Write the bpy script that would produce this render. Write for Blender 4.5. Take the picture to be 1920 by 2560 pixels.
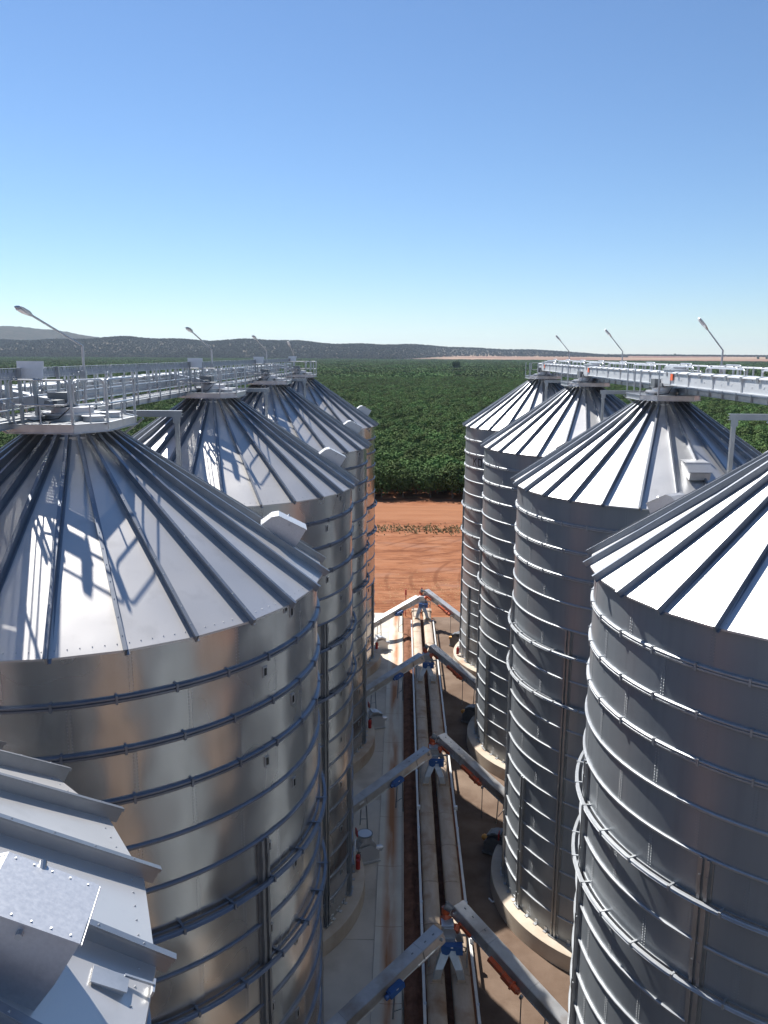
import bpy, math, random
from mathutils import Vector, Matrix
random.seed(7)
R_ = math.radians
for o in list(bpy.data.objects): bpy.data.objects.remove(o)
scene = bpy.context.scene
COL = scene.collection

# ------------------------------------------------------------------ camera, sky, sun, exposure
CAM_H = 25.68
cam = bpy.data.cameras.new('camera'); cam_o = bpy.data.objects.new('camera', cam); COL.objects.link(cam_o)
cam.sensor_fit = 'VERTICAL'; cam.sensor_height = 36.0; cam.lens = 36.0 * 2043.6 / 2560.0
cam.clip_start = 0.1; cam.clip_end = 40000
pi_, ya_, ro_ = 0.1909, 0.02075, 0.0065
fw = Vector((-math.sin(ya_) * math.cos(pi_), math.cos(ya_) * math.cos(pi_), -math.sin(pi_)))
rt = Vector((math.cos(ya_), math.sin(ya_), 0)); up = rt.cross(fw)
r2 = math.cos(ro_) * rt + math.sin(ro_) * up; u2 = -math.sin(ro_) * rt + math.cos(ro_) * up
M = Matrix((r2, u2, -fw)).transposed().to_4x4(); M.translation = Vector((0, 0, CAM_H))
cam_o.matrix_world = M
scene.camera = cam_o
scene.render.resolution_x = 768; scene.render.resolution_y = 1024

SUN_AZ, SUN_EL = 36.0, 52.0            # degrees left of straight ahead, above the horizon
world = bpy.data.worlds.new('World'); scene.world = world; world.use_nodes = True
wn = world.node_tree; wn.nodes.clear()
sky = wn.nodes.new('ShaderNodeTexSky'); sky.sky_type = 'NISHITA'; sky.sun_disc = False
sky.sun_elevation = R_(SUN_EL); sky.sun_rotation = R_(-SUN_AZ)
sky.altitude = 300; sky.air_density = 1.0; sky.dust_density = 0.0; sky.ozone_density = 7.0
bg = wn.nodes.new('ShaderNodeBackground'); bg.inputs['Strength'].default_value = 0.072
wo = wn.nodes.new('ShaderNodeOutputWorld')
hsv = wn.nodes.new('ShaderNodeHueSaturation'); hsv.inputs['Saturation'].default_value = 1.0
wn.links.new(sky.outputs[0], hsv.inputs['Color']); wn.links.new(hsv.outputs[0], bg.inputs[0]); wn.links.new(bg.outputs[0], wo.inputs[0])
sl = bpy.data.lights.new('sun', 'SUN'); sl.energy = 5.0; sl.angle = R_(0.53); sl.color = (1.0, 0.955, 0.89)
sun_o = bpy.data.objects.new('sun', sl); COL.objects.link(sun_o)
sdir = Vector((-math.sin(R_(SUN_AZ)) * math.cos(R_(SUN_EL)), math.cos(R_(SUN_AZ)) * math.cos(R_(SUN_EL)), math.sin(R_(SUN_EL))))
sun_o.rotation_euler = sdir.to_track_quat('Z', 'Y').to_euler(); sun_o.location = (-40, 60, 90)
vs = scene.view_settings; vs.view_transform = 'Standard'; vs.look = 'None'; vs.exposure = 0.82; vs.gamma = 1.0
vs.use_curve_mapping = False
scene.cycles.max_bounces = 6; scene.cycles.diffuse_bounces = 3; scene.cycles.glossy_bounces = 3; scene.cycles.transmission_bounces = 2
scene.cycles.volume_bounces = 0; scene.cycles.use_denoising = True; scene.cycles.sample_clamp_indirect = 6

# ------------------------------------------------------------------ materials
MATS = {}
def mat(name, c1, c2=None, metallic=0.0, rough=0.5, scale=1.0, detail=5, bump=0.0, bscale=None, bdist=0.02,
        stretch=(1, 1, 1), rough_var=0.0, c3=None, s3=0.2, t3=(0.5, 0.65), bdetail=3):
    """colour noise between c1 and c2 in world space, an optional patch colour c3, roughness change and fine relief"""
    m = bpy.data.materials.new(name); m.use_nodes = True; nt = m.node_tree; N = nt.nodes; L = nt.links
    b = N['Principled BSDF']; b.inputs['Metallic'].default_value = metallic; b.inputs['Roughness'].default_value = rough
    geo = N.new('ShaderNodeNewGeometry'); mp = N.new('ShaderNodeMapping'); mp.inputs['Scale'].default_value = stretch
    L.new(geo.outputs['Position'], mp.inputs['Vector'])
    n = N.new('ShaderNodeTexNoise'); n.inputs['Scale'].default_value = scale; n.inputs['Detail'].default_value = detail
    n.inputs['Roughness'].default_value = 0.62
    L.new(mp.outputs[0], n.inputs['Vector'])
    rp = N.new('ShaderNodeValToRGB'); rp.color_ramp.elements[0].position = 0.32; rp.color_ramp.elements[1].position = 0.68
    rp.color_ramp.elements[0].color = (*c1, 1); rp.color_ramp.elements[1].color = (*(c2 or c1), 1)
    L.new(n.outputs['Fac'], rp.inputs['Fac'])
    out = rp.outputs['Color']
    if c3:
        n3 = N.new('ShaderNodeTexNoise'); n3.inputs['Scale'].default_value = s3; n3.inputs['Detail'].default_value = 6
        L.new(geo.outputs['Position'], n3.inputs['Vector'])
        mr = N.new('ShaderNodeMapRange'); mr.inputs['From Min'].default_value = t3[0]; mr.inputs['From Max'].default_value = t3[1]
        L.new(n3.outputs['Fac'], mr.inputs['Value'])
        mx = N.new('ShaderNodeMix'); mx.data_type = 'RGBA'
        L.new(mr.outputs[0], mx.inputs['Factor']); L.new(out, mx.inputs['A']); mx.inputs['B'].default_value = (*c3, 1)
        out = mx.outputs['Result']
    L.new(out, b.inputs['Base Color'])
    if rough_var:
        mr2 = N.new('ShaderNodeMapRange'); mr2.inputs['To Min'].default_value = rough - rough_var
        mr2.inputs['To Max'].default_value = rough + rough_var
        mr2.inputs['From Min'].default_value = 0.3; mr2.inputs['From Max'].default_value = 0.7
        L.new(n.outputs['Fac'], mr2.inputs['Value']); L.new(mr2.outputs[0], b.inputs['Roughness'])
    if bump:
        bn = N.new('ShaderNodeTexNoise'); bn.inputs['Scale'].default_value = bscale or scale * 4; bn.inputs['Detail'].default_value = bdetail
        L.new(geo.outputs['Position'], bn.inputs['Vector'])
        bp = N.new('ShaderNodeBump'); bp.inputs['Strength'].default_value = bump; bp.inputs['Distance'].default_value = bdist
        L.new(bn.outputs['Fac'], bp.inputs['Height']); L.new(bp.outputs[0], b.inputs['Normal'])
    MATS[name] = m
    return m

def sheet_mat(name, c1, c2, metallic, rough, bump, bscale, spread, streak, stain):
    """sheet metal: every sheet (object) a little different in tone, gloss and buckling; faint vertical water streaks"""
    m = bpy.data.materials.new(name); m.use_nodes = True; nt = m.node_tree; N = nt.nodes; L = nt.links
    b = N['Principled BSDF']; b.inputs['Metallic'].default_value = metallic
    geo = N.new('ShaderNodeNewGeometry'); oi = N.new('ShaderNodeObjectInfo')
    off = N.new('ShaderNodeVectorMath'); off.operation = 'MULTIPLY_ADD'
    cmb = N.new('ShaderNodeCombineXYZ'); [L.new(oi.outputs['Random'], cmb.inputs[k]) for k in range(3)]
    L.new(cmb.outputs[0], off.inputs[0]); off.inputs[1].default_value = (37.0, 53.0, 71.0); L.new(geo.outputs['Position'], off.inputs[2])
    def noise(vec, scale, detail, stretch=None):
        if stretch:
            mp = N.new('ShaderNodeMapping'); mp.inputs['Scale'].default_value = stretch; L.new(vec, mp.inputs['Vector']); vec = mp.outputs[0]
        n = N.new('ShaderNodeTexNoise'); n.inputs['Scale'].default_value = scale; n.inputs['Detail'].default_value = detail; L.new(vec, n.inputs['Vector']); return n.outputs['Fac']
    def rng(v, a, c, lo, hi):
        r = N.new('ShaderNodeMapRange'); r.inputs['From Min'].default_value = a; r.inputs['From Max'].default_value = c; r.inputs['To Min'].default_value = lo; r.inputs['To Max'].default_value = hi
        L.new(v, r.inputs['Value']); return r.outputs[0]
    def mixc(f, a, c):
        x = N.new('ShaderNodeMix'); x.data_type = 'RGBA'; L.new(f, x.inputs['Factor'])
        for sck, q in (('A', a), ('B', c)):
            if isinstance(q, tuple): x.inputs[sck].default_value = (*q, 1)
            else: L.new(q, x.inputs[sck])
        return x.outputs['Result']
    col = mixc(rng(noise(off.outputs[0], 0.45, 2), 0.3, 0.7, 0, 1), c1, c2)
    dark = tuple(q * (1 - spread) for q in c1)
    col = mixc(rng(oi.outputs['Random'], 0, 1, 0, 1), col, mixc(rng(oi.outputs['Random'], 0, 1, 0, 0.6), col, dark))
    col = mixc(rng(noise(geo.outputs['Position'], 1.0, 4, (5, 5, 0.25)), 0.5, 0.75, 0, streak), col, tuple(q * 0.72 for q in c1))
    if stain: col = mixc(rng(noise(geo.outputs['Position'], 2.2, 7), 0.56, 0.70, 0, stain), col, tuple(q * 0.70 for q in c1))
    L.new(col, b.inputs['Base Color'])
    rg = N.new('ShaderNodeMath'); rg.operation = 'ADD'; L.new(rng(oi.outputs['Random'], 0, 1, rough - 0.03, rough + 0.03), rg.inputs[0]); L.new(rng(noise(off.outputs[0], 0.6, 1), 0.3, 0.7, -0.03, 0.03), rg.inputs[1])
    L.new(rg.outputs[0], b.inputs['Roughness'])
    bp = N.new('ShaderNodeBump'); bp.inputs['Strength'].default_value = bump; bp.inputs['Distance'].default_value = 0.10 if name == 'bright_wall' else 0.05
    L.new(noise(off.outputs[0], bscale, 0.6), bp.inputs['Height']); L.new(bp.outputs[0], b.inputs['Normal'])
    MATS[name] = m
sheet_mat('bright_wall', (0.56, 0.58, 0.59), (0.62, 0.635, 0.64), 0.96, 0.25, 1.0, 0.75, 0.12, 0.25, 0)
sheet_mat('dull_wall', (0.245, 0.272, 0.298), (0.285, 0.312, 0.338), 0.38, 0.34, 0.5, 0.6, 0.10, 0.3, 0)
sheet_mat('bright_roof', (0.62, 0.60, 0.575), (0.68, 0.66, 0.635), 0.70, 0.40, 0.25, 0.9, 0.06, 0.0, 0.25)
sheet_mat('dull_roof', (0.60, 0.60, 0.60), (0.66, 0.66, 0.66), 0.82, 0.43, 0.3, 1.1, 0.06, 0.0, 0.35)
mat('galvanised', (0.40, 0.42, 0.44), (0.53, 0.55, 0.57), 0.8, 0.42, 3.0, 5, 0.1, 20, 0.003)
mat('spangled', (0.50, 0.51, 0.53), (0.57, 0.58, 0.60), 0.6, 0.42, 26.0, 4, 0.0, rough_var=0.04)
mat('ring_shaded', (0.20, 0.22, 0.26), (0.26, 0.28, 0.32), 0.75, 0.42, 2.0)  # left-row hoops: their shade is put into this darker steel colour
mat('ring_grey', (0.36, 0.38, 0.40), (0.44, 0.46, 0.48), 0.7, 0.5, 3.0)
mat('rib_steel', (0.25, 0.27, 0.30), (0.31, 0.33, 0.36), 0.85, 0.40, 2.0)
mat('slat_shaded', (0.24, 0.27, 0.32), (0.36, 0.40, 0.46), 0.6, 0.45, 5.0)  # tray slats stand in shadow; that shade is put into the darker colour
mat('dark_steel', (0.16, 0.17, 0.18), (0.22, 0.23, 0.24), 0.6, 0.5, 3.0)
mat('column_steel', (0.30, 0.32, 0.34), (0.40, 0.42, 0.44), 0.9, 0.42, 1.5)
mat('painted_casing', (0.52, 0.54, 0.56), (0.60, 0.62, 0.64), 0.35, 0.45, 1.2, 5)
mat('black_glass', (0.01, 0.01, 0.012), None, 0.0, 0.15)
mat('black_paint', (0.02, 0.02, 0.022), None, 0.0, 0.6)
mat('blue_paint', (0.025, 0.085, 0.26), (0.035, 0.11, 0.31), 0.0, 0.4, 3)
mat('orange_paint', (0.50, 0.085, 0.02), (0.40, 0.06, 0.02), 0.0, 0.45, 4, c3=(0.25, 0.09, 0.05), s3=5)
mat('red_paint', (0.38, 0.025, 0.02), (0.32, 0.02, 0.02), 0.0, 0.35, 4)
mat('sign_orange', (0.75, 0.13, 0.04), None, 0.0, 0.5)
mat('white_plate', (0.72, 0.74, 0.76), (0.66, 0.68, 0.7), 0.1, 0.5, 6)
mat('dusty_cover', (0.36, 0.27, 0.19), (0.47, 0.38, 0.30), 0.15, 0.6, 1.6, 7, 0.1, 6, 0.01, (1.6, 0.35, 1), c3=(0.28, 0.17, 0.10), s3=0.9, t3=(0.52, 0.72))
mat('duct_white', (0.55, 0.53, 0.50), (0.62, 0.60, 0.56), 0.3, 0.5, 2)
mat('incline_steel', (0.42, 0.42, 0.42), (0.52, 0.52, 0.52), 0.55, 0.45, 2.2, 6, c3=(0.30, 0.24, 0.19), s3=0.8, t3=(0.5, 0.75))
mat('concrete', (0.47, 0.42, 0.35), (0.57, 0.51, 0.43), 0, 0.85, 0.5, 8, 0.25, 12, 0.01, c3=(0.30, 0.25, 0.20), s3=0.35, t3=(0.5, 0.75))
mat('foundation_concrete', (0.42, 0.34, 0.26), (0.52, 0.46, 0.38), 0, 0.85, 0.8, 7, 0.3, 9, 0.01, c3=(0.36, 0.24, 0.16), s3=0.5, t3=(0.5, 0.7))
mat('dirt_strip', (0.15, 0.07, 0.045), (0.25, 0.125, 0.08), 0, 0.95, 2.0, 8, 0.8, 8, 0.06)
mat('yard_dirt', (0.105, 0.070, 0.050), (0.17, 0.122, 0.092), 0, 0.92, 0.55, 9, 0.5, 14, 0.02, c3=(0.22, 0.165, 0.125), s3=0.25, t3=(0.5, 0.7))
mat('foliage', (0.038, 0.085, 0.026), (0.100, 0.160, 0.048), 0, 0.8, 0.9, 4)
MATS['foliage'].node_tree.nodes['Principled BSDF'].inputs['Specular IOR Level'].default_value = 0.15
mat('foliage_far', (0.03, 0.065, 0.025), (0.06, 0.10, 0.035), 0, 0.7, 0.05, 6)
mat('bark', (0.10, 0.07, 0.05), (0.16, 0.12, 0.09), 0, 0.9, 6)
mat('bush_foliage', (0.050, 0.052, 0.034), (0.10, 0.085, 0.06), 0, 0.8, 0.012, 6)
mat('hill_ground', (0.07, 0.06, 0.04), (0.12, 0.09, 0.06), 0, 0.9, 0.01, 8)
mat('straw', (0.40, 0.27, 0.14), (0.34, 0.23, 0.12), 0, 0.9, 0.8, 4)
mat('weed', (0.36, 0.28, 0.15), (0.17, 0.16, 0.09), 0, 0.9, 0.5, 5)
mat('rubber', (0.02, 0.02, 0.02), None, 0, 0.7)
mat('amber', (0.55, 0.26, 0.04), (0.45, 0.2, 0.04), 0.2, 0.4, 5)

def vary_by_tree(m, lo, hi, warm):
    nt = m.node_tree; N = nt.nodes; L = nt.links; b = N['Principled BSDF']; src = b.inputs['Base Color'].links[0].from_socket
    oi = N.new('ShaderNodeObjectInfo'); mr = N.new('ShaderNodeMapRange'); mr.inputs['To Min'].default_value = lo; mr.inputs['To Max'].default_value = hi
    L.new(oi.outputs['Random'], mr.inputs['Value'])
    geo = N.new('ShaderNodeNewGeometry'); n = N.new('ShaderNodeTexNoise'); n.inputs['Scale'].default_value = 0.03; n.inputs['Detail'].default_value = 4; L.new(geo.outputs['Position'], n.inputs['Vector'])
    m2 = N.new('ShaderNodeMapRange'); m2.inputs['From Min'].default_value = 0.35; m2.inputs['From Max'].default_value = 0.65; m2.inputs['To Min'].default_value = 0.82; m2.inputs['To Max'].default_value = 1.2; L.new(n.outputs['Fac'], m2.inputs['Value'])
    mu = N.new('ShaderNodeMath'); mu.operation = 'MULTIPLY'; L.new(mr.outputs[0], mu.inputs[0]); L.new(m2.outputs[0], mu.inputs[1])
    hs_ = N.new('ShaderNodeHueSaturation'); L.new(src, hs_.inputs['Color']); L.new(mu.outputs[0], hs_.inputs['Value'])
    hu = N.new('ShaderNodeMapRange'); hu.inputs['To Min'].default_value = 0.5 - warm; hu.inputs['To Max'].default_value = 0.5 + warm * 0.4; L.new(oi.outputs['Random'], hu.inputs['Value']); L.new(hu.outputs[0], hs_.inputs['Hue'])
    L.new(hs_.outputs[0], b.inputs['Base Color'])
vary_by_tree(MATS['foliage'], 0.72, 1.35, 0.03); vary_by_tree(MATS['bush_foliage'], 0.6, 1.4, 0.02)

def ground_material():
    m = bpy.data.materials.new('red_soil'); m.use_nodes = True; nt = m.node_tree; N = nt.nodes; L = nt.links
    b = N['Principled BSDF']; b.inputs['Roughness'].default_value = 0.95
    geo = N.new('ShaderNodeNewGeometry')
    def noise(scale, detail, stretch=(1, 1, 1), dist=0.0):
        mp = N.new('ShaderNodeMapping'); mp.inputs['Scale'].default_value = stretch
        L.new(geo.outputs['Position'], mp.inputs['Vector'])
        n = N.new('ShaderNodeTexNoise'); n.inputs['Scale'].default_value = scale; n.inputs['Detail'].default_value = detail
        n.inputs['Roughness'].default_value = 0.65; n.inputs['Distortion'].default_value = dist
        L.new(mp.outputs[0], n.inputs['Vector']); return n.outputs['Fac']
    def ramp(fac, stops):
        r = N.new('ShaderNodeValToRGB'); e = r.color_ramp.elements
        e[0].position, e[0].color = stops[0][0], (*stops[0][1], 1); e[1].position, e[1].color = stops[-1][0], (*stops[-1][1], 1)
        for p, c in stops[1:-1]:
            q = e.new(p); q.color = (*c, 1)
        L.new(fac, r.inputs['Fac']); return r.outputs['Color']
    def mix(f, a, c):
        x = N.new('ShaderNodeMix'); x.data_type = 'RGBA'; L.new(f, x.inputs['Factor'])
        L.new(a, x.inputs['A'])
        if isinstance(c, tuple): x.inputs['B'].default_value = (*c, 1)
        else: L.new(c, x.inputs['B'])
        return x.outputs['Result']
    def rng(v, a, c, lo=0.0, hi=1.0):
        r = N.new('ShaderNodeMapRange'); r.inputs['From Min'].default_value = a; r.inputs['From Max'].default_value = c
        r.inputs['To Min'].default_value = lo; r.inputs['To Max'].default_value = hi
        L.new(v, r.inputs['Value']); return r.outputs[0]
    def mul(a, c):
        x = N.new('ShaderNodeMath'); x.operation = 'MULTIPLY'; L.new(a, x.inputs[0]); L.new(c, x.inputs[1]); return x.outputs[0]
    base = ramp(noise(0.16, 10, (1, 1.8, 1)), [(0.3, (0.20, 0.078, 0.038)), (0.5, (0.275, 0.118, 0.060)), (0.7, (0.325, 0.160, 0.090))])
    # wheel ruts: fine lines drawn out sideways and curling
    ruts = noise(0.5, 9, (0.5, 2.4, 1), 1.6)
    base = mix(rng(ruts, 0.50, 0.62, 0, 0.6), base, (0.105, 0.034, 0.016))
    base = mix(rng(noise(0.09, 6, (1, 2.5, 1)), 0.55, 0.66, 0, 0.75), base, (0.26, 0.135, 0.090))
    def track(cx, cy, scale, phase):
        mp = N.new('ShaderNodeMapping'); mp.inputs['Location'].default_value = (-cx, -cy, 0); L.new(geo.outputs['Position'], mp.inputs['Vector'])
        w = N.new('ShaderNodeTexWave'); w.wave_type = 'RINGS'; w.rings_direction = 'Z'; w.inputs['Scale'].default_value = scale; w.inputs['Distortion'].default_value = 1.4; w.inputs['Detail'].default_value = 3; w.inputs['Detail Scale'].default_value = 0.4; w.inputs['Phase Offset'].default_value = phase
        L.new(mp.outputs[0], w.inputs['Vector']); return w.outputs['Fac']
    for cx, cy, sc_, ph, tn in ((-6, 121, 0.085, 0, 0.3), (22, 92, 0.11, 1.5, 0.17), (3, 160, 0.07, 2.6, 0.23)):
        base = mix(mul(rng(track(cx, cy, sc_, ph), 0.88, 0.99, 0, 0.45), rng(noise(tn * 0.5, 4), 0.48, 0.56)), base, (0.10, 0.034, 0.017))
    sep = N.new('ShaderNodeSeparateXYZ'); L.new(geo.outputs['Position'], sep.inputs[0])
    # smooth graded track in front of the orchard
    trk = mul(rng(sep.outputs[1], 124.5, 127.5), rng(sep.outputs[1], 141, 138))
    base = mix(rng(trk, 0, 1, 0, 0.8), base, ramp(noise(0.3, 8, (0.12, 1.6, 1)), [(0.35, (0.25, 0.108, 0.054)), (0.65, (0.31, 0.150, 0.082))]))
    litter = mul(mul(rng(noise(1.1, 9, (1, 1.6, 1), 0.8), 0.54, 0.66), rng(noise(0.10, 4), 0.50, 0.62, 0, 0.7)), mul(rng(sep.outputs[1], 79, 82), rng(sep.outputs[1], 98, 90)))
    base = mix(litter, base, (0.30, 0.20, 0.11))  # pale straw litter scattered over the soil
    # far fields: red plough, then straw stubble
    far = rng(sep.outputs[1], 3050, 3100)
    base = mix(far, base, ramp(noise(0.004, 4, (1, 4, 1)), [(0.4, (0.17, 0.075, 0.055)), (0.65, (0.23, 0.11, 0.08))]))
    st = rng(noise(0.0011, 4, (0.7, 2.2, 1)), 0.46, 0.50)
    st = mul(st, rng(sep.outputs[1], 3900, 4100))
    base = mix(st, base, (0.32, 0.23, 0.155))
    rat = N.new('ShaderNodeMath'); rat.operation = 'DIVIDE'; L.new(sep.outputs[0], rat.inputs[0]); L.new(sep.outputs[1], rat.inputs[1])
    wsel = mul(rng(rat.outputs[0], 0.06, 0.0), rng(sep.outputs[1], 3300, 3350))
    wood = ramp(noise(0.006, 6), [(0.35, (0.060, 0.055, 0.038)), (0.7, (0.115, 0.088, 0.062))])
    base = mix(wsel, base, wood)
    base = mix(mul(rng(sep.outputs[2], 24.6, 27), rng(sep.outputs[1], 3500, 3550)), base, wood)
    L.new(base, b.inputs['Base Color'])
    bp = N.new('ShaderNodeBump'); bp.inputs['Strength'].default_value = 0.7; bp.inputs['Distance'].default_value = 0.08
    L.new(ruts, bp.inputs['Height']); L.new(bp.outputs[0], b.inputs['Normal'])
    MATS['red_soil'] = m
ground_material()
for nm, sp in (('bush_foliage', 0.0), ('hill_ground', 0.0), ('red_soil', 0.08), ('yard_dirt', 0.15), ('dirt_strip', 0.1), ('foliage_far', 0.05), ('straw', 0.05), ('weed', 0.05), ('foliage', 0.10)):
    MATS[nm].node_tree.nodes['Principled BSDF'].inputs['Specular IOR Level'].default_value = sp

def lane_material():
    m = bpy.data.materials.new('lane_concrete'); m.use_nodes = True; nt = m.node_tree; N = nt.nodes; L = nt.links
    b = N['Principled BSDF']; b.inputs['Roughness'].default_value = 0.85
    geo = N.new('ShaderNodeNewGeometry'); sep = N.new('ShaderNodeSeparateXYZ'); L.new(geo.outputs['Position'], sep.inputs[0])
    n = N.new('ShaderNodeTexNoise'); n.inputs['Scale'].default_value = 0.7; n.inputs['Detail'].default_value = 8
    L.new(geo.outputs['Position'], n.inputs['Vector'])
    r = N.new('ShaderNodeValToRGB'); r.color_ramp.elements[0].position = 0.3; r.color_ramp.elements[1].position = 0.7
    r.color_ramp.elements[0].color = (0.50, 0.46, 0.39, 1); r.color_ramp.elements[1].color = (0.60, 0.56, 0.48, 1)
    L.new(n.outputs['Fac'], r.inputs['Fac'])
    # red silt washed along the dished middle of the lane
    d = N.new('ShaderNodeMath'); d.operation = 'ADD'; d.inputs[1].default_value = 0.32; L.new(sep.outputs[0], d.inputs[0])
    ab = N.new('ShaderNodeMath'); ab.operation = 'ABSOLUTE'; L.new(d.outputs[0], ab.inputs[0])
    mr = N.new('ShaderNodeMapRange'); mr.inputs['From Min'].default_value = 0.42; mr.inputs['From Max'].default_value = 0.1
    L.new(ab.outputs[0], mr.inputs['Value'])
    n2 = N.new('ShaderNodeTexNoise'); n2.inputs['Scale'].default_value = 0.35; n2.inputs['Detail'].default_value = 7
    mp = N.new('ShaderNodeMapping'); mp.inputs['Scale'].default_value = (3.5, 0.45, 1)
    L.new(geo.outputs['Position'], mp.inputs['Vector']); L.new(mp.outputs[0], n2.inputs['Vector'])
    m2 = N.new('ShaderNodeMapRange'); m2.inputs['From Min'].default_value = 0.32; m2.inputs['From Max'].default_value = 0.55
    L.new(n2.outputs['Fac'], m2.inputs['Value'])
    mu = N.new('ShaderNodeMath'); mu.operation = 'MULTIPLY'; L.new(mr.outputs[0], mu.inputs[0]); L.new(m2.outputs[0], mu.inputs[1])
    mx = N.new('ShaderNodeMix'); mx.data_type = 'RGBA'; L.new(mu.outputs[0], mx.inputs['Factor']); L.new(r.outputs[0], mx.inputs['A'])
    mx.inputs['B'].default_value = (0.36, 0.16, 0.07, 1)
    L.new(mx.outputs['Result'], b.inputs['Base Color'])
    MATS['lane_concrete'] = m
lane_material()

# ------------------------------------------------------------------ mesh helpers
class MB:
    def __init__(s): s.v = []; s.f = []
    def add(s, vs_, fs):
        o = len(s.v); s.v += [tuple(p) for p in vs_]; s.f += [tuple(i + o for i in f) for f in fs]; return s
    def box(s, c, d, m=None):
        x, y, z = d[0] / 2, d[1] / 2, d[2] / 2
        P = [Vector((a * x, b * y, e * z)) for e in (-1, 1) for b in (-1, 1) for a in (-1, 1)]
        if m: P = [m @ p for p in P]
        c = Vector(c); P = [p + c for p in P]
        return s.add(P, [(0, 2, 3, 1), (4, 5, 7, 6), (0, 1, 5, 4), (2, 6, 7, 3), (0, 4, 6, 2), (1, 3, 7, 5)])
    def bar(s, a, b, w, h=None, upv=(0, 0, 1)):
        a = Vector(a); b = Vector(b); h = h or w; d = b - a; l = d.length; d.normalize()
        sx = d.cross(Vector(upv))
        if sx.length < 1e-4: sx = d.cross(Vector((1, 0, 0)))
        sx.normalize(); uz = sx.cross(d)
        return s.box((a + b) / 2, (w, l, h), Matrix((sx, d, uz)).transposed())
    def tube(s, a, b, r, n=8, r2=None, caps=True):
        a = Vector(a); b = Vector(b); d = (b - a).normalized(); r2 = r if r2 is None else r2
        sx = d.orthogonal().normalized(); sy = d.cross(sx)
        P = []
        for k in range(n):
            t = 2 * math.pi * k / n; e = sx * math.cos(t) + sy * math.sin(t)
            P += [a + e * r, b + e * r2]
        F = [(2 * k, 2 * ((k + 1) % n), 2 * ((k + 1) % n) + 1, 2 * k + 1) for k in range(n)]
        if caps: F += [tuple(2 * k for k in range(n))[::-1], tuple(2 * k + 1 for k in range(n))]
        return s.add(P, F)
    def path(s, pts, r, n=6):
        for a, b in zip(pts, pts[1:]): s.tube(a, b, r, n)
        return s
    def prism(s, prof, depth, m):
        """prof = list of (a,b) in the plane, thickness depth along the third axis, centred; m places (a, t, b)"""
        n = len(prof); P = [m @ Vector((a, -depth / 2, b)) for a, b in prof] + [m @ Vector((a, depth / 2, b)) for a, b in prof]
        F = [tuple(range(n)), tuple(range(2 * n - 1, n - 1, -1))] + [(k, k + n, (k + 1) % n + n, (k + 1) % n) for k in range(n)]
        return s.add(P, F)
    def ring(s, R, prof, n=96, a0=0.0, a1=2 * math.pi):
        full = abs(a1 - a0 - 2 * math.pi) < 1e-6; m = len(prof); steps = n if full else n + 1
        P = []
        for k in range(steps):
            t = a0 + (a1 - a0) * k / n
            for dr, dz in prof: P.append(((R + dr) * math.cos(t), (R + dr) * math.sin(t), dz))
        F = []
        for k in range(n):
            k2 = (k + 1) % steps
            for j in range(m - 1 if not full else m):
                j2 = (j + 1) % m
                F.append((k * m + j, k2 * m + j, k2 * m + j2, k * m + j2))
        if not full: pass
        return s.add(P, F)
    def mesh(s, name, mt, smooth=None):
        me = bpy.data.meshes.new(name); me.from_pydata(s.v, [], s.f); me.update()
        for x in (mt if isinstance(mt, (list, tuple)) else [mt]): me.materials.append(MATS[x])
        if smooth is not None:
            me.shade_smooth(); me.set_sharp_from_angle(angle=R_(smooth))
        return me

def obj(name, me, parent=None, loc=(0, 0, 0), rz=0.0, rot=None, kind=None, label=None):
    o = bpy.data.objects.new(name, me); COL.objects.link(o); o.location = loc
    if rot is not None: o.rotation_euler = rot
    elif rz: o.rotation_euler = (0, 0, rz)
    if parent: o.parent = parent
    if kind: o['kind'] = kind
    if label: o['label'] = label
    return o
def thing(name, label, cat, loc=(0, 0, 0), rz=0.0, group=None):
    o = obj(name, None, None, loc, rz); o.empty_display_size = 0.3
    o['label'] = label; o['category'] = cat
    if group: o['group'] = group
    return o
def one(name, me, label, cat, loc=(0, 0, 0), rz=0.0, group=None):
    o = obj(name, me, None, loc, rz); o['label'] = label; o['category'] = cat
    if group: o['group'] = group
    return o

# ------------------------------------------------------------------ layout taken from the photograph (metres)
XL, XR, DY = -8.16, 11.22, 15.18
YL = [20.14 + DY * k for k in range(-1, 4)]
YR = [20.62 + DY * k for k in range(0, 4)]
RAD, Z0, ZE, NT, NS = 6.0, 0.8, 20.15, 18, 16
TH = (ZE - Z0) / NT
AR = R_(34.5); SL = math.tan(AR)
SA = 2 * math.pi / NS
NP = 28; PA = 2 * math.pi / NP

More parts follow.
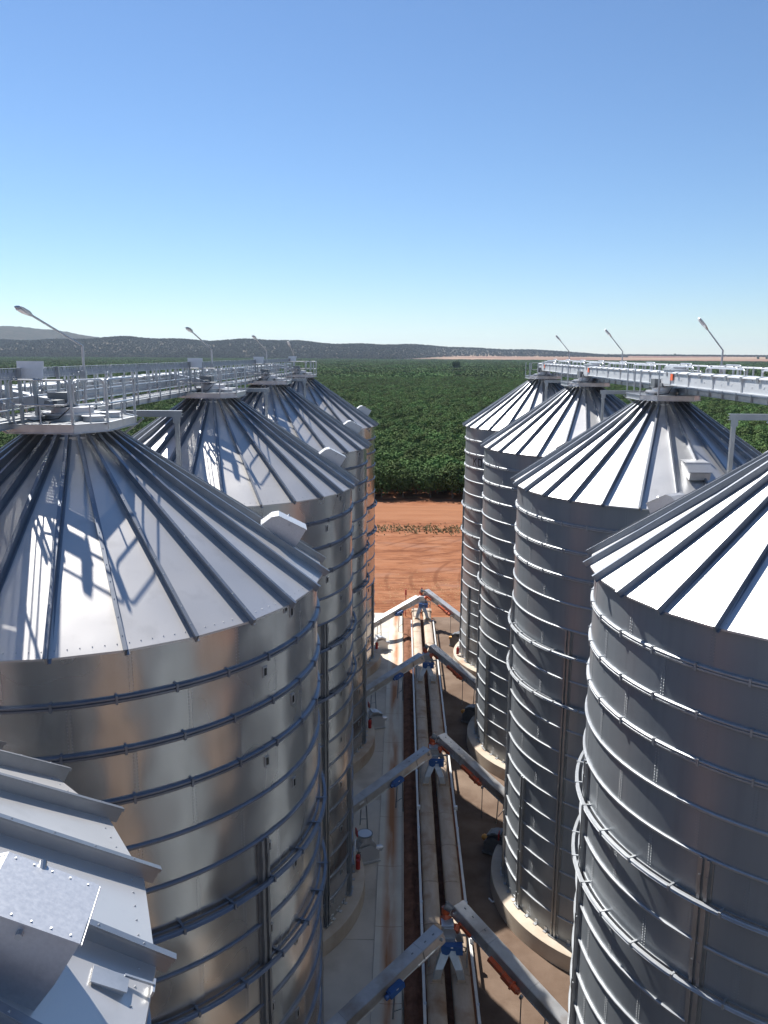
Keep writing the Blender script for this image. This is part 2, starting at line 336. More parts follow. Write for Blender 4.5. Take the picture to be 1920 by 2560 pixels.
# ------------------------------------------------------------------ terrain
def lerp_tab(tab, x):
    if x <= tab[0][0]: return tab[0][1]
    for (a, p), (b, q) in zip(tab, tab[1:]):
        if x <= b: return p + (q - p) * (x - a) / (b - a)
    return tab[-1][1]
def px_az(x): return math.atan((x - 1003) / 2043.0)
RIDGE = [(px_az(x), e) for x, e in ((-900, 22), (-300, 26), (0, 29), (200, 33), (330, 36), (640, 34), (800, 30), (960, 26), (1100, 22), (1240, 18), (1400, 11), (1500, 4), (1560, 0), (3000, 0))]
def sstep(a, b, x):
    t = min(1, max(0, (x - a) / (b - a))); return t * t * (3 - 2 * t)
def wood_start(az): return 3560 + 1700 * sstep(px_az(960), px_az(1180), az)
def terrain(az, d):
    z = 24.0 * min(1, max(0, (d - 3500) / 2900.0))
    e = lerp_tab(RIDGE, az) - 3
    if e > 0:
        dr = 4900 + 900 * sstep(px_az(900), px_az(1200), az)
        top = CAM_H + e / 2043.0 * dr - 9
        wob = 1 + 0.06 * math.sin(az * 37 + 1) + 0.04 * math.sin(az * 91)
        k = sstep(wood_start(az) + 30, dr, d) * (1 - 0.55 * sstep(dr + 100, dr + 1500, d))
        z = z + max(0, top * wob - z) * k
    return z
azs = [R_(-180 + 15 * k) for k in range(9)] + [R_(-45 + 0.75 * k) for k in range(121)] + [R_(60 + 15 * k) for k in range(8)]
ds = [0, 60, 150, 400, 1200, 3000, 3400, 3500, 3600, 3750, 3950, 4200, 4450, 4700, 4900, 5100, 5300, 5500, 5700, 5900, 6100, 6400, 6800, 7400, 8200, 9200]
gm = MB(); gv = []; gf = []
for az in azs:
    for d in ds:
        gv.append((d * math.sin(az), d * math.cos(az), terrain(az, d) if abs(az) < R_(46) else 0))
n = len(ds)
for i in range(len(azs)):
    i2 = (i + 1) % len(azs)
    for j in range(n - 1):
        gf.append((i * n + j, i2 * n + j, i2 * n + j + 1, i * n + j + 1))
gm.add(gv, gf)
obj('ground', gm.mesh('ground', 'red_soil', 180), kind='structure')

# distant range on the left
hm = MB(); hv = []; hf = []
FARH = [(px_az(x), e) for x, e in ((-1500, 40), (-600, 58), (-100, 66), (60, 63), (140, 57), (200, 48), (260, 37), (330, 26), (420, 14), (560, 0), (900, -10))]
az0, az1, na = px_az(-1500), px_az(900), 260
hd = [6600, 7000, 7300, 7600, 7800, 8000, 8400]; hk = [0, 0.35, 0.62, 0.86, 0.96, 1.0, 0.8]
for i in range(na + 1):
    az = az0 + (az1 - az0) * i / na
    top = CAM_H + lerp_tab(FARH, az) * 0.87 / 2043.0 * 8000 + 2.5 * math.sin(az * 140) + random.uniform(-2.5, 2.5)
    for d, k in zip(hd, hk):
        hv.append((d * math.sin(az), d * math.cos(az), max(18, 18 + (top - 18) * k + (random.uniform(-5, 5) if 0 < k < 1 else 0))))
n = len(hd)
for i in range(na):
    for j in range(n - 1):
        hf.append((i * n + j, (i + 1) * n + j, (i + 1) * n + j + 1, i * n + j + 1))
hm.add(hv, hf)
obj('hills', hm.mesh('hills', 'bush_foliage', 180), kind='structure')

# ------------------------------------------------------------------ paved and bare ground between the rows
def sheet(name, pts, z, mt):
    m = MB(); m.add([(x, y, z) for x, y in pts], [tuple(range(len(pts)))])
    return obj(name, m.mesh(name, mt), kind='structure')
def wavy(x, y0, y1, step, amp, seed):
    rnd = random.Random(seed); out = []; y = y0
    while y < y1 + 1e-6: out.append((x + rnd.uniform(-amp, amp), y)); y += step
    return out
def ribbon(name, left, right, z, mt):
    m = MB(); n = min(len(left), len(right)); vs_ = []
    for a, b in zip(left, right): vs_ += [(a[0], a[1], z), (b[0], b[1], z)]
    m.add(vs_, [(2 * k, 2 * k + 1, 2 * k + 3, 2 * k + 2) for k in range(n - 1)])
    return obj(name, m.mesh(name, mt), kind='structure')
# concrete apron under the left row: cast bays, each a slab with a recessed joint
apron = obj('concrete_apron', MB().box((-7.9, 39.0, -0.1), (13.4, 80.0, 0.2)).mesh('apron_base', 'dirt_strip'), kind='structure')
bay = MB().box((0, 0, 0), (1, 1, 1)).mesh('apron_slab', 'concrete')
for i in range(14):
    y0 = -3 + 5.86 * i
    for x0, x1 in ((-3.62, -0.98), (-9.0, -3.64), (-14.6, -9.02)):
        s = obj('slab', bay, apron, ((x0 + x1) / 2, y0 + 2.925, 0.012)); s.scale = (x1 - x0, 5.835, 0.05)
# dished lane: lighter slabs with silt
lane = obj('concrete_lane', MB().box((-0.36, 38.0, -0.05), (1.24, 82.0, 0.1)).mesh('lane_base', 'dirt_strip'), kind='structure')
lm = MB()
lp = [(-0.61, 0.03), (-0.3, 0.005), (0.0, -0.008), (0.3, 0.005), (0.61, 0.03)]
lm.add([(x, y, z) for y in (0, 1) for x, z in lp], [(k, k + 1, k + 6, k + 5) for k in range(4)])
lme = lm.mesh('lane_slab', 'lane_concrete')
for i in range(18):
    s = obj('slab', lme, lane, (-0.36, -3 + 4.5 * i, 0.05)); s.scale = (1, 4.48, 1)
kerb = MB().box((0, 0, 0), (0.07, 1, 0.16)).mesh('kerb_stone', 'concrete')
kb = obj('kerb', MB().box((0.30, 38, 0.0), (0.04, 82, 0.1)).mesh('kerb_base', 'dirt_strip'), kind='structure')
for i in range(27):
    s = obj('kerb_stone', kerb, kb, (0.305, -1.5 + 3.0 * i, 0.04)); s.scale = (1, 2.985, 1)
# rough earth between kerb and belts, and the dirt yard beside the right row
ribbon('earth_strip', [(0.33, y) for y, in [(-4 + 0.8 * k,) for k in range(103)]], [(3.4, -4 + 0.8 * k) for k in range(103)], 0.004, 'dirt_strip')
em = MB(); rnd = random.Random(4); ev = []
for k in range(260):
    y = -3 + 0.3 * k; w = 0.62 + rnd.uniform(-0.12, 0.12)
    ev += [(0.36 + rnd.uniform(0, 0.05), y, 0.0), (0.36 + w * 0.35, y, 0.10 + rnd.uniform(-0.05, 0.05)), (0.36 + w * 0.75, y, 0.12 + rnd.uniform(-0.05, 0.05)), (0.36 + w, y, 0.0)]
em.add(ev, [(4 * k + j, 4 * k + j + 1, 4 * k + j + 5, 4 * k + j + 4) for k in range(259) for j in range(3)])
obj('earth_bank', em.mesh('earth_bank', 'dirt_strip', 60), kind='structure')
ribbon('yard', [(3.3, -6 + 1.2 * k) for k in range(71)], wavy(64.0, -6, 78, 1.2, 0.6, 3), 0.006, 'yard_dirt')
ribbon('yard', [(-60, -90 + 1.2 * k) for k in range(71)], [(64, -90 + 1.2 * k) for k in range(71)], 0.005, 'yard_dirt')  # unseen dark yard behind the camera, added to cut orange in wall reflections

# ------------------------------------------------------------------ silo meshes, shared between all silos
def sheet_mesh(name, mt):
    seg = 6; P = []; F = []; nn = []
    for k in range(seg + 1):
        t = (SA + R_(0.7)) * k / seg
        for v in (0, 1):
            r = RAD + 0.003 * k / seg + 0.004 * (1 - v)
            P.append((r * math.cos(t), r * math.sin(t), TH * v)); nn.append((math.cos(t), math.sin(t), 0))
    for k in range(seg): F.append((2 * k, 2 * k + 2, 2 * k + 3, 2 * k + 1))
    # thickness at the lap edge
    k = seg; t = SA + R_(0.7)
    P += [((RAD - 0.004) * math.cos(t), (RAD - 0.004) * math.sin(t), 0), ((RAD - 0.004) * math.cos(t), (RAD - 0.004) * math.sin(t), TH)]
    nn += [(-math.sin(t), math.cos(t), 0)] * 2
    F.append((2 * k, len(P) - 2, len(P) - 1, 2 * k + 1))
    m = MB().add(P, F).mesh(name, mt)
    m.shade_smooth(); m.normals_split_custom_set_from_vertices([Vector(x) for x in nn])
    return m
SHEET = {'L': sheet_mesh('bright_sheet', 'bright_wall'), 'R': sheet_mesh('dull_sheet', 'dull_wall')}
def ring_mesh(kind, mt):
    m = MB()
    if kind == 'double':
        m.ring(RAD, [(0, -0.075), (0.05, -0.075), (0.075, -0.05), (0.075, -0.015), (0.045, 0.0), (0.075, 0.015), (0.075, 0.05), (0.05, 0.07), (0, 0.07)])
        for k in range(32):
            t = k * 2 * math.pi / 32 + 0.05
            m.box(((RAD + 0.05) * math.cos(t), (RAD + 0.05) * math.sin(t), 0), (0.09, 0.05, 0.175), Matrix.Rotation(t, 3, 'Z'))
    elif kind == 'single':
        m.ring(RAD, [(0, -0.045), (0.04, -0.045), (0.062, -0.02), (0.062, 0.02), (0.04, 0.04), (0, 0.04)])
    else:
        m.ring(RAD, [(0, -0.04), (0.035, -0.04), (0.035, 0.035), (0, 0.035)])
        m.ring(RAD, [(0.135, -0.06), (0.20, -0.06), (0.225, -0.03), (0.19, 0.0), (0.225, 0.03), (0.20, 0.055), (0.135, 0.055)])
        for k in range(32):
            t = k * 2 * math.pi / 32 + 0.03
            m.box(((RAD + 0.12) * math.cos(t), (RAD + 0.12) * math.sin(t), 0), (0.24, 0.05, 0.135), Matrix.Rotation(t, 3, 'Z'))
    return m.mesh('ring_' + kind, mt, 40)
RINGS = {s: {k: ring_mesh(k, mt) for k in ('double', 'single', 'outer')} for s, mt in (('L', 'ring_shaded'), ('R', 'ring_grey'))}
def column_mesh(h):
    m = MB()
    for s in (-1, 1):
        m.box((RAD + 0.055, s * 0.085, h / 2), (0.11, 0.075, h))
        m.box((RAD + 0.015, s * 0.15, h / 2), (0.022, 0.07, h))
    m.box((RAD + 0.03, 0, h / 2), (0.04, 0.1, h))
    k = 0
    while k * 2 * TH + 0.5 < h:
        for s in (-1, 1): m.box((RAD + 0.118, s * 0.085, k * 2 * TH + 0.5), (0.012, 0.06, 0.35))
        k += 1
    m.box((RAD + 0.07, 0, 0.02), (0.2, 0.42, 0.03))
    return m.mesh('column', 'column_steel')
COLS = {5: column_mesh(TH * (NT - 5)), 12: column_mesh(TH * (NT - 12))}
def roof_panel_mesh(mt):
    P = []; a = PA / 2; rs = [0.75, 2.2, 4.0, 6.12]
    for r in rs:
        for s in (-1, 0, 1): P.append((r, s * r * math.tan(a), ZE + (RAD - r) * SL))
    F = [(3 * k + j, 3 * k + 3 + j, 3 * k + 4 + j, 3 * k + 1 + j) for k in range(3) for j in range(2)]
    r = 6.12; z = ZE + (RAD - r) * SL
    P += [(r, s * r * math.tan(a), z - 0.045) for s in (-1, 0, 1)]
    F += [(9, 12, 13, 10), (10, 13, 14, 11)]
    return MB().add(P, F).mesh('roof_panel', mt)
PANEL = {'L': roof_panel_mesh('bright_roof'), 'R': roof_panel_mesh('dull_roof')}
def rib_mesh():
    m = MB(); r0, r1 = 0.85, 6.24
    z = lambda r: ZE + (RAD - r) * SL
    n = Vector((math.sin(AR), 0, math.cos(AR)))
    def strip(y0, y1, h0, h1):
        P = []
        for r in (r0, r1):
            b = Vector((r, 0, z(r)))
            for y, h in ((y0, h0), (y1, h0), (y1, h1), (y0, h1)): P.append(b + Vector((0, y, 0)) + n * h)
        m.add(P, [(0, 3, 2, 1), (4, 5, 6, 7), (0, 1, 5, 4), (1, 2, 6, 5), (2, 3, 7, 6), (3, 0, 4, 7)])
    strip(-0.022, 0.022, 0.0, 0.172); strip(-0.055, 0.022, 0.174, 0.186); strip(-0.055, -0.043, 0.148, 0.172); strip(0.024, 0.078, 0.006, 0.016)
    return m.mesh('roof_rib', 'rib_steel')
RIB = rib_mesh()
def collar_mesh():
    m = MB(); za = ZE + (RAD - 0.9) * SL
    m.ring(0, [(0.98, za - 0.12), (0.98, za + 0.04), (0.72, za + 0.06), (0.72, za - 0.12)], 40)
    return m.mesh('roof_collar', 'galvanised', 35)
COLLAR = collar_mesh()
def foundation_mesh():
    m = MB(); m.ring(0, [(5.5, 0), (6.62, 0), (6.6, 0.75), (6.55, 0.78), (5.5, 0.78)], 96)
    return m.mesh('foundation', 'foundation_concrete', 40)
FOUND = foundation_mesh()
def eave_mesh():
    m = MB(); m.ring(RAD, [(-0.02, ZE - 0.09), (0.02, ZE - 0.09), (0.03, ZE - 0.05), (-0.02, ZE - 0.05)], 96)
    return m.mesh('eave_angle', 'galvanised', 40)
EAVE = eave_mesh()
# roof vent: sheet-metal cowl whose mouth looks out over the eave; x = outward
VP = [(-0.50, 0.22), (-0.47, 0.50), (-0.20, 0.70), (-0.02, 0.73), (0.68, 0.36), (0.47, 0.02), (0.30, -0.20)]
def vent_meshes():
    Wd = 0.66; out = {}
    b = MB(); I = Matrix.Identity(3)
    for s in (-1, 1):
        b.prism([(x, z) for x, z in VP], 0.012, Matrix.Translation((0, s * Wd / 2, 0)))
    b.box((-0.48, 0, 0.36), (0.012, Wd - 0.02, 0.34)); b.box((-0.1, 0, 0.09), (0.6, Wd - 0.03, 0.02), Matrix.Rotation(AR, 3, 'Y'))
    out['cowl_body'] = b.mesh('cowl_body', 'spangled')
    c = MB(); pts = VP[1:5]
    for (xa, za), (xb, zb) in zip(pts, pts[1:]):
        d = Vector((xb - xa, 0, zb - za)); l = d.length; ang = math.atan2(-(zb - za), xb - xa)
        c.box(((xa + xb) / 2, 0, (za + zb) / 2 + 0.014), (l + 0.012, Wd + 0.06, 0.012), Matrix.Rotation(ang, 3, 'Y'))
    c.box((0.695, 0, 0.355), (0.008, Wd + 0.05, 0.014))
    out['cowl_cover'] = c.mesh('cowl_cover', 'spangled')
    d = MB()
    for s in (-1, 1):
        for (xa, za), (xb, zb) in zip(pts, pts[1:]):
            for t in (0.1, 0.3, 0.5, 0.7, 0.9):
                d.box((xa + (xb - xa) * t, s * (Wd / 2 - 0.02), za + (zb - za) * t + 0.024), (0.014, 0.014, 0.012))
    d.tube((0.25, 0.31, 0.58), (0.25, 0.37, 0.64), 0.03, 8); d.tube((0.25, -0.31, 0.5), (0.25, -0.39, 0.5), 0.03, 8)
    out['cowl_bolts'] = d.mesh('cowl_bolts', 'galvanised')
    return out
VENT = vent_meshes()
SIGHT_F = MB().box((RAD + 0.012, 0, 0), (0.02, 0.15, 0.25)).mesh('sight_frame', 'galvanised')
SIGHT_P = MB().box((RAD + 0.024, 0, 0), (0.012, 0.075, 0.17)).mesh('sight_pane', 'black_glass')

def bolts_mesh(name, spots, size=0.022):
    """spots = (position, normal) pairs; each bolt head a little pyramid"""
    m = MB()
    for p, nv in spots:
        nv = nv.normalized(); a = nv.orthogonal().normalized() * size; b = nv.cross(a)
        m.add([p + a, p + b, p - a, p - b, p + nv * size * 1.1], [(0, 1, 4), (1, 2, 4), (2, 3, 4), (3, 0, 4)])
    return m.mesh(name, 'ring_grey')

SEAM0 = {'L': R_(-38.5), 'R': R_(-139.5)}
COL0 = {'L': R_(-32.5), 'R': R_(-136.5)}
RIB0 = {'L': R_(2.6), 'R': R_(-137.8)}
VENTA = {'L': RIB0['L'] + PA / 2, 'R': RIB0['R'] + PA * 0.5 - PA * 8}

def make_silo(side, x, y, label, full=True):
    t = thing('grain_silo', label, 'silo', (x, y, 0), 0, 'grain silos in two rows')
    thc = math.atan2(-y, -x)
    def near(a, lim=100):
        d = (a - thc + math.pi) % (2 * math.pi) - math.pi
        return abs(d) < R_(lim)
    obj('foundation', FOUND, t)
    if side == 'R' or True: pass
    # far half of the wall: one curved shell a finger inside the sheets
    m = MB(); P = []; nseg = 54
    for k in range(nseg + 1):
        a = thc + R_(84) + R_(192) * k / nseg
        for z in (Z0, ZE): P.append(((RAD - 0.012) * math.cos(a), (RAD - 0.012) * math.sin(a), z))
    m.add(P, [(2 * k, 2 * k + 2, 2 * k + 3, 2 * k + 1) for k in range(nseg)])
    obj('rear_wall', m.mesh('rear_wall', 'bright_wall' if side == 'L' else 'dull_wall', 180), t)
    spots = []
    for tier in range(NT):                      # tier 0 is the top one
        zb = ZE - TH * (tier + 1)
        for k in range(NS):
            a = SEAM0[side] + k * SA + (SA / 2 if tier % 2 else 0)
            if near(a + SA / 2, 100):
                obj('wall_sheet', SHEET[side], t, (0, 0, zb), a)
                if near(a, 95):
                    for j in range(15):
                        for off in (-0.35, 0.35):
                            aa = a + R_(0.35 + off)
                            spots.append((Vector(((RAD + 0.008) * math.cos(aa), (RAD + 0.008) * math.sin(aa), zb + TH * (j + 0.5) / 15)), Vector((math.cos(aa), math.sin(aa), 0))))
    obj('seam_bolts', bolts_mesh('seam_bolts', spots, 0.011), t, kind='stuff')
    for k in range(1, NT):
        kind = 'double' if k <= 3 else 'outer' if k in (6, 8) else 'single'
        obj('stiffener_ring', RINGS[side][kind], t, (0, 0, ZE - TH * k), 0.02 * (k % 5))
    for k in range(8):
        a = COL0[side] + k * R_(45)
        if near(a, 105): obj('stiffener_column', COLS[5], t, (0, 0, Z0), a)
        a2 = a + (R_(22.8) if side == 'L' else R_(-22.5))
        if near(a2, 105): obj('stiffener_column', COLS[12], t, (0, 0, Z0), a2)
    for k in range(NP):
        a = RIB0[side] + k * PA
        obj('roof_panel', PANEL[side], t, (0, 0, 0.03), a + PA / 2)
        obj('roof_rib', RIB, t, (0, 0, 0.03), a)
    es = []
    nv = Vector((math.sin(AR), 0, math.cos(AR)))
    for k in range(NP):
        a = RIB0[side] + k * PA
        if not near(a, 130): continue
        Rm = Matrix.Rotation(a + PA / 2, 3, 'Z')
        for j in range(6):
            yy = -0.56 + 1.12 * j / 5
            es.append((Rm @ Vector((5.99, yy, ZE + (RAD - 5.99) * SL)), Rm @ nv))
        Rm = Matrix.Rotation(a, 3, 'Z')
        for j in range(13):
            r = 1.4 + 0.38 * j
            es.append((Rm @ (Vector((r, -0.02, ZE + (RAD - r) * SL)) + nv * 0.186), Rm @ nv))
    obj('roof_bolts', bolts_mesh('roof_bolts', es, 0.015), t, kind='stuff').location.z = 0.03
    obj('eave_angle', EAVE, t)
    obj('roof_collar', COLLAR, t)
    va = VENTA[side]; rv = 5.05
    v = obj('roof_vent', VENT['cowl_body'], t, (rv * math.cos(va), rv * math.sin(va), ZE + (RAD - rv) * SL + 0.02), va)
    obj('cowl_cover', VENT['cowl_cover'], v); obj('cowl_bolts', VENT['cowl_bolts'], v, kind='stuff')
    if side == 'L':
        for tier in range(NT):
            a = R_(-19.8) if tier % 2 == 0 else R_(-30.4)
            s = obj('sight_window', SIGHT_F, t, (0, 0, ZE - TH * tier - 0.34), a)
            obj('pane', SIGHT_P, s)
        s = obj('sight_window', SIGHT_F, t, (0, 0, ZE - 0.16), R_(-22.4)); obj('pane', SIGHT_P, s)
    # holding-down angles on the foundation
    m = MB()
    for k in range(64):
        a = k * 2 * math.pi / 64
        if not near(a, 100): continue
        Rm = Matrix.Rotation(a, 3, 'Z')
        m.box(Rm @ Vector((RAD + 0.07, 0, 0.80)), (0.14, 0.16, 0.025), Rm); m.box(Rm @ Vector((RAD + 0.012, 0, 0.9)), (0.02, 0.16, 0.2), Rm)
    obj('base_angles', m.mesh('base_angles', 'galvanised'), t, kind='stuff')
    return t

SILO_L = []
for k, (y, lab) in enumerate(zip(YL, (
        'silver silo at the bottom left corner showing part of its roof and a vent',
        'large silver silo on the left, the nearest whose wall shows, lamp above its platform',
        'silver silo in the left row directly behind the large nearest one',
        'silver silo in the left row, third of the four walls, second from the orchard',
        'silver silo at the far end of the left row beside the orchard'))):
    SILO_L.append(make_silo('L', XL, y, lab))
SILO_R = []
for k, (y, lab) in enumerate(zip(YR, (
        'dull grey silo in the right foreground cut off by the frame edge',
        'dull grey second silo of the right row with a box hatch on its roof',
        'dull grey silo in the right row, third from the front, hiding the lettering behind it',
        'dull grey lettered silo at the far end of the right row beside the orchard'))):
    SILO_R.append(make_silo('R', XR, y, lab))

make_silo('R', XR, YR[0] - DY, 'dull grey silo nearest the camera in the right row, beside the frame edge')
# box hatch on the second right silo's roof
hb = MB()
hb.prism([(-0.42, 0.02), (-0.40, 0.34), (0.30, 0.30), (0.62, 0.0), (0.55, -0.28)], 0.78, Matrix.Identity(4))
ht = hb.mesh('hatch_box', 'galvanised')
aA = R_(-89.0); rA = 4.35
hatch = obj('roof_hatch', ht, SILO_R[1], (rA * math.cos(aA), rA * math.sin(aA), ZE + (RAD - rA) * SL + 0.05), aA)
hl = MB().box((-0.05, 0, 0.365), (0.8, 0.92, 0.02), Matrix.Rotation(R_(3), 3, 'Y')); hl.box((0.48, 0, 0.2), (0.5, 0.92, 0.02), Matrix.Rotation(R_(43), 3, 'Y'))
obj('lid', hl.mesh('hatch_lid', 'spangled'), hatch)
# small hatch with a hinge frame at the eave of the corner silo
sh = MB().box((0, 0, 0.06), (0.30, 0.16, 0.12)); sh.box((0, 0, 0.125), (0.33, 0.19, 0.012)); sh.bar((0.12, 0.09, 0.13), (0.40, 0.09, 0.13), 0.022); sh.box((0.40, 0.09, 0.10), (0.02, 0.16, 0.05))
a0 = R_(11.5)
hs = obj('eave_hatch', sh.mesh('eave_hatch', 'galvanised'), SILO_L[0], (5.75 * math.cos(a0), 5.75 * math.sin(a0), ZE + 0.10), a0)
hs.rotation_euler = (0, R_(28), a0)
# lettering on the far right silo: flat black strokes following the wall
def lettering():
    m = MB(); hgt = 0.62; wdt = 0.50; st = 0.10; r = RAD + 0.012
    ang = [R_(-157.2)]
    def quad(a, b, w):
        (x0, y0), (x1, y1) = a, b; dx, dy = x1 - x0, y1 - y0; l = math.hypot(dx, dy); nx, ny = -dy / l * w / 2, dx / l * w / 2
        P = []
        for x, y in ((x0 + nx, y0 + ny), (x1 + nx, y1 + ny), (x1 - nx, y1 - ny), (x0 - nx, y0 - ny)):
            th = ang[0] + x / r; P.append((r * math.cos(th), r * math.sin(th), y))
        m.add(P, [(3, 2, 1, 0)])
    def stroke(pts, w=st):
        for a, b in zip(pts, pts[1:]):
            k = max(1, int(math.hypot(b[0] - a[0], b[1] - a[1]) / 0.2))
            for q in range(k):
                quad((a[0] + (b[0] - a[0]) * q / k, a[1] + (b[1] - a[1]) * q / k), (a[0] + (b[0] - a[0]) * (q + 1) / k, a[1] + (b[1] - a[1]) * (q + 1) / k), w)
    stroke([(0, 0), (0, hgt)]); stroke([(0.05, 0.3), (wdt * 0.85, hgt)]); stroke([(0.14, 0.36), (wdt * 0.9, 0)])
    ang[0] += 0.66 / r
    stroke([(0.06, 0.05), (0.44, 0.05)]); stroke([(0.06, hgt - 0.05), (0.44, hgt - 0.05)]); stroke([(0.05, 0), (0.05, hgt)]); stroke([(0.45, 0), (0.45, hgt)])
    ang[0] += 0.62 / r
    stroke([(0.0, hgt - 0.05), (0.5, hgt - 0.05)]); stroke([(0.25, 0), (0.25, hgt - 0.11)])
    return m.mesh('lettering', 'black_paint')
obj('lettering', lettering(), SILO_R[3], (0, 0, ZE - TH * 2 - 0.86), label='black capital letters KOT painted on the grey wall')

# ------------------------------------------------------------------ roof-top walkways
ORD = ('nearest', 'second', 'third', 'farthest')
def octagon(r, a_off=22.5): return [(r * math.cos(R_(a_off + 45 * k)), r * math.sin(R_(a_off + 45 * k))) for k in range(8)]
def loop_rail(m, a, b, z0, z1, r=0.022, c=0.1):
    """a closed rounded rail panel between two points"""
    a = Vector((a[0], a[1], 0)); b = Vector((b[0], b[1], 0)); d = (b - a).normalized()
    A = a + d * 0.06; B = b - d * 0.06
    up_ = Vector((0, 0, 1))
    pts = [A + up_ * (z0 + c), A + d * c * 0.3 + up_ * (z0 + c * 0.3), A + d * c + up_ * z0, B - d * c + up_ * z0, B - d * c * 0.3 + up_ * (z0 + c * 0.3), B + up_ * (z0 + c),
           B + up_ * (z1 - c), B - d * c * 0.3 + up_ * (z1 - c * 0.3), B - d * c + up_ * z1, A + d * c + up_ * z1, A + d * c * 0.3 + up_ * (z1 - c * 0.3), A + up_ * (z1 - c), A + up_ * (z0 + c)]
    m.path(pts, r, 6)
def grating(m, x0, x1, y0, y1, z, pitch=0.12):
    y = y0
    while y < y1: m.box(((x0 + x1) / 2, y, z), (x1 - x0, 0.016, 0.035)); y += pitch
    for k in range(5): m.box((x0 + (x1 - x0) * k / 4, (y0 + y1) / 2, z), (0.014, y1 - y0, 0.04))

def roof_platform(side, xc, yc, label, faces):
    t = thing('roof_platform', label, 'platform', (xc, yc, 23.86), 0, 'eight-sided platforms on the silo peaks')
    oc = [(1.25, 1.0), (0.73, 1.75), (-0.73, 1.75), (-1.25, 1.0), (-1.25, -1.0), (-0.73, -1.78), (0.73, -1.78), (1.25, -1.0)]
    m = MB()
    for k in range(8):
        a, b = oc[k], oc[(k + 1) % 8]
        m.bar((a[0], a[1], 0.1), (b[0], b[1], 0.1), 0.02, 0.2)
        m.bar((a[0] * 1.02, a[1] * 1.02, 0.205), (b[0] * 1.02, b[1] * 1.02, 0.205), 0.07, 0.012)
        m.bar((a[0] * 1.02, a[1] * 1.02, 0.0), (b[0] * 1.02, b[1] * 1.02, 0.0), 0.07, 0.012)
    obj('edge_channel', m.mesh('edge_channel', 'galvanised'), t)
    m = MB()
    for k in range(-43, 44):
        y = k * 0.04; h = 1.24 if abs(y) < 1.0 else 1.24 - (abs(y) - 1.0) * 0.68; m.box((0, y, 0.17), (2 * h, 0.016, 0.035))
    for k in range(-3, 4): m.box((k * 0.42, 0, 0.17), (0.016, 3.45 - 0.42 * abs(k), 0.04))
    obj('deck_grating', m.mesh('deck_grating', 'galvanised'), t)
    for k in range(8):
        a = oc[k]; m = MB(); m.bar((a[0], a[1], 0.05), (a[0], a[1], 1.22), 0.05, 0.05); m.box((a[0], a[1], 0.3), (0.09, 0.09, 0.012))
        obj('rail_post', m.mesh('rail_post', 'galvanised'), t)
    for k in faces:
        a, b = oc[k], oc[(k + 1) % 8]; m = MB()
        loop_rail(m, a, b, 0.64, 1.2); mid = ((a[0] + b[0]) / 2, (a[1] + b[1]) / 2)
        m.tube((mid[0], mid[1], 0.2), (mid[0], mid[1], 0.66), 0.02, 6)
        obj('handrail', m.mesh('handrail', 'galvanised', 40), t)
    # inlet spout, slide gate and lids under the conveyor
    m = MB()
    m.tube((0, 0, -0.15), (0, 0, 0.32), 0.62, 24); m.tube((0, 0, 0.32), (0, 0, 0.36), 0.7, 24); m.tube((0.05, -0.05, 0.36), (0.05, -0.05, 0.5), 0.5, 20)
    obj('inlet_ring', m.mesh('inlet_ring', 'spangled', 35), t)
    m = MB(); sx = -0.42 if side == 'L' else -0.4
    m.box((sx * 0.5, 0, 0.68), (0.5, 0.55, 0.34)); m.box((sx * 0.5, 0, 0.5), (0.62, 0.68, 0.03))
    m.box((sx * 0.5 + 0.05, -0.55, 0.62), (0.3, 0.5, 0.14)); m.tube((sx * 0.5 + 0.05, -0.75, 0.62), (sx * 0.5 + 0.05, -1.0, 0.62), 0.08, 10)
    obj('inlet_spout', m.mesh('inlet_spout', 'dark_steel'), t)
    m = MB()
    for dx, dy in ((0.75, -0.55), (-0.7, -0.75), (0.7, 0.7)): m.tube((dx, dy, 0.19), (dx, dy, 0.3), 0.24, 16); m.tube((dx, dy, 0.3), (dx, dy, 0.325), 0.28, 16)
    obj('manhole_lids', m.mesh('manhole_lids', 'spangled', 35), t)
    # sloping transfer chute beside the conveyor, bright top
    m = MB(); sx0 = -1.75 if side == 'L' else 0.15; sx1 = -0.1
    m.prism([(sx0, 0.72), (sx0, 0.98), (sx1, 0.66), (sx1, 0.38)] if side == 'L' else [(-0.3, 0.35), (-0.3, 0.62), (0.35, 0.62), (0.35, 0.35)], 0.40, Matrix.Translation((0, -0.25, 0)))
    obj('transfer_chute', m.mesh('transfer_chute', 'galvanised'), t)
    # wiring sagging off the edge
    m = MB(); m.path([(-0.7, -1.47, 0.2), (-0.45, -1.58, 0.02), (-0.2, -1.55, -0.02), (0.05, -1.53, 0.1), (0.1, -1.5, 0.24)], 0.018, 5)
    m.path([(-1.0, -0.9, 0.3), (-0.5, -1.0, 0.22), (0.0, -0.8, 0.26), (0.2, -0.6, 0.5)], 0.014, 5)
    obj('cable', m.mesh('cable', 'rubber'), t)
    return t
names_l = ('the large nearest left silo', 'the second left silo', 'the third left silo', 'the farthest left silo')
for k in range(4):
    roof_platform('L', XL, YL[k + 1], 'eight-sided galvanised platform with looped rails on the peak of ' + names_l[k], (4, 5, 6, 7) if k < 3 else (4, 5, 6, 7, 0, 1))
names_r = ('the second right silo', 'the third right silo', 'the farthest right silo')
for k in range(3):
    roof_platform('R', XR, YR[k + 1], 'eight-sided steel platform under the conveyor on the peak of ' + names_r[k], (0, 7) if k < 2 else (0, 1, 7))

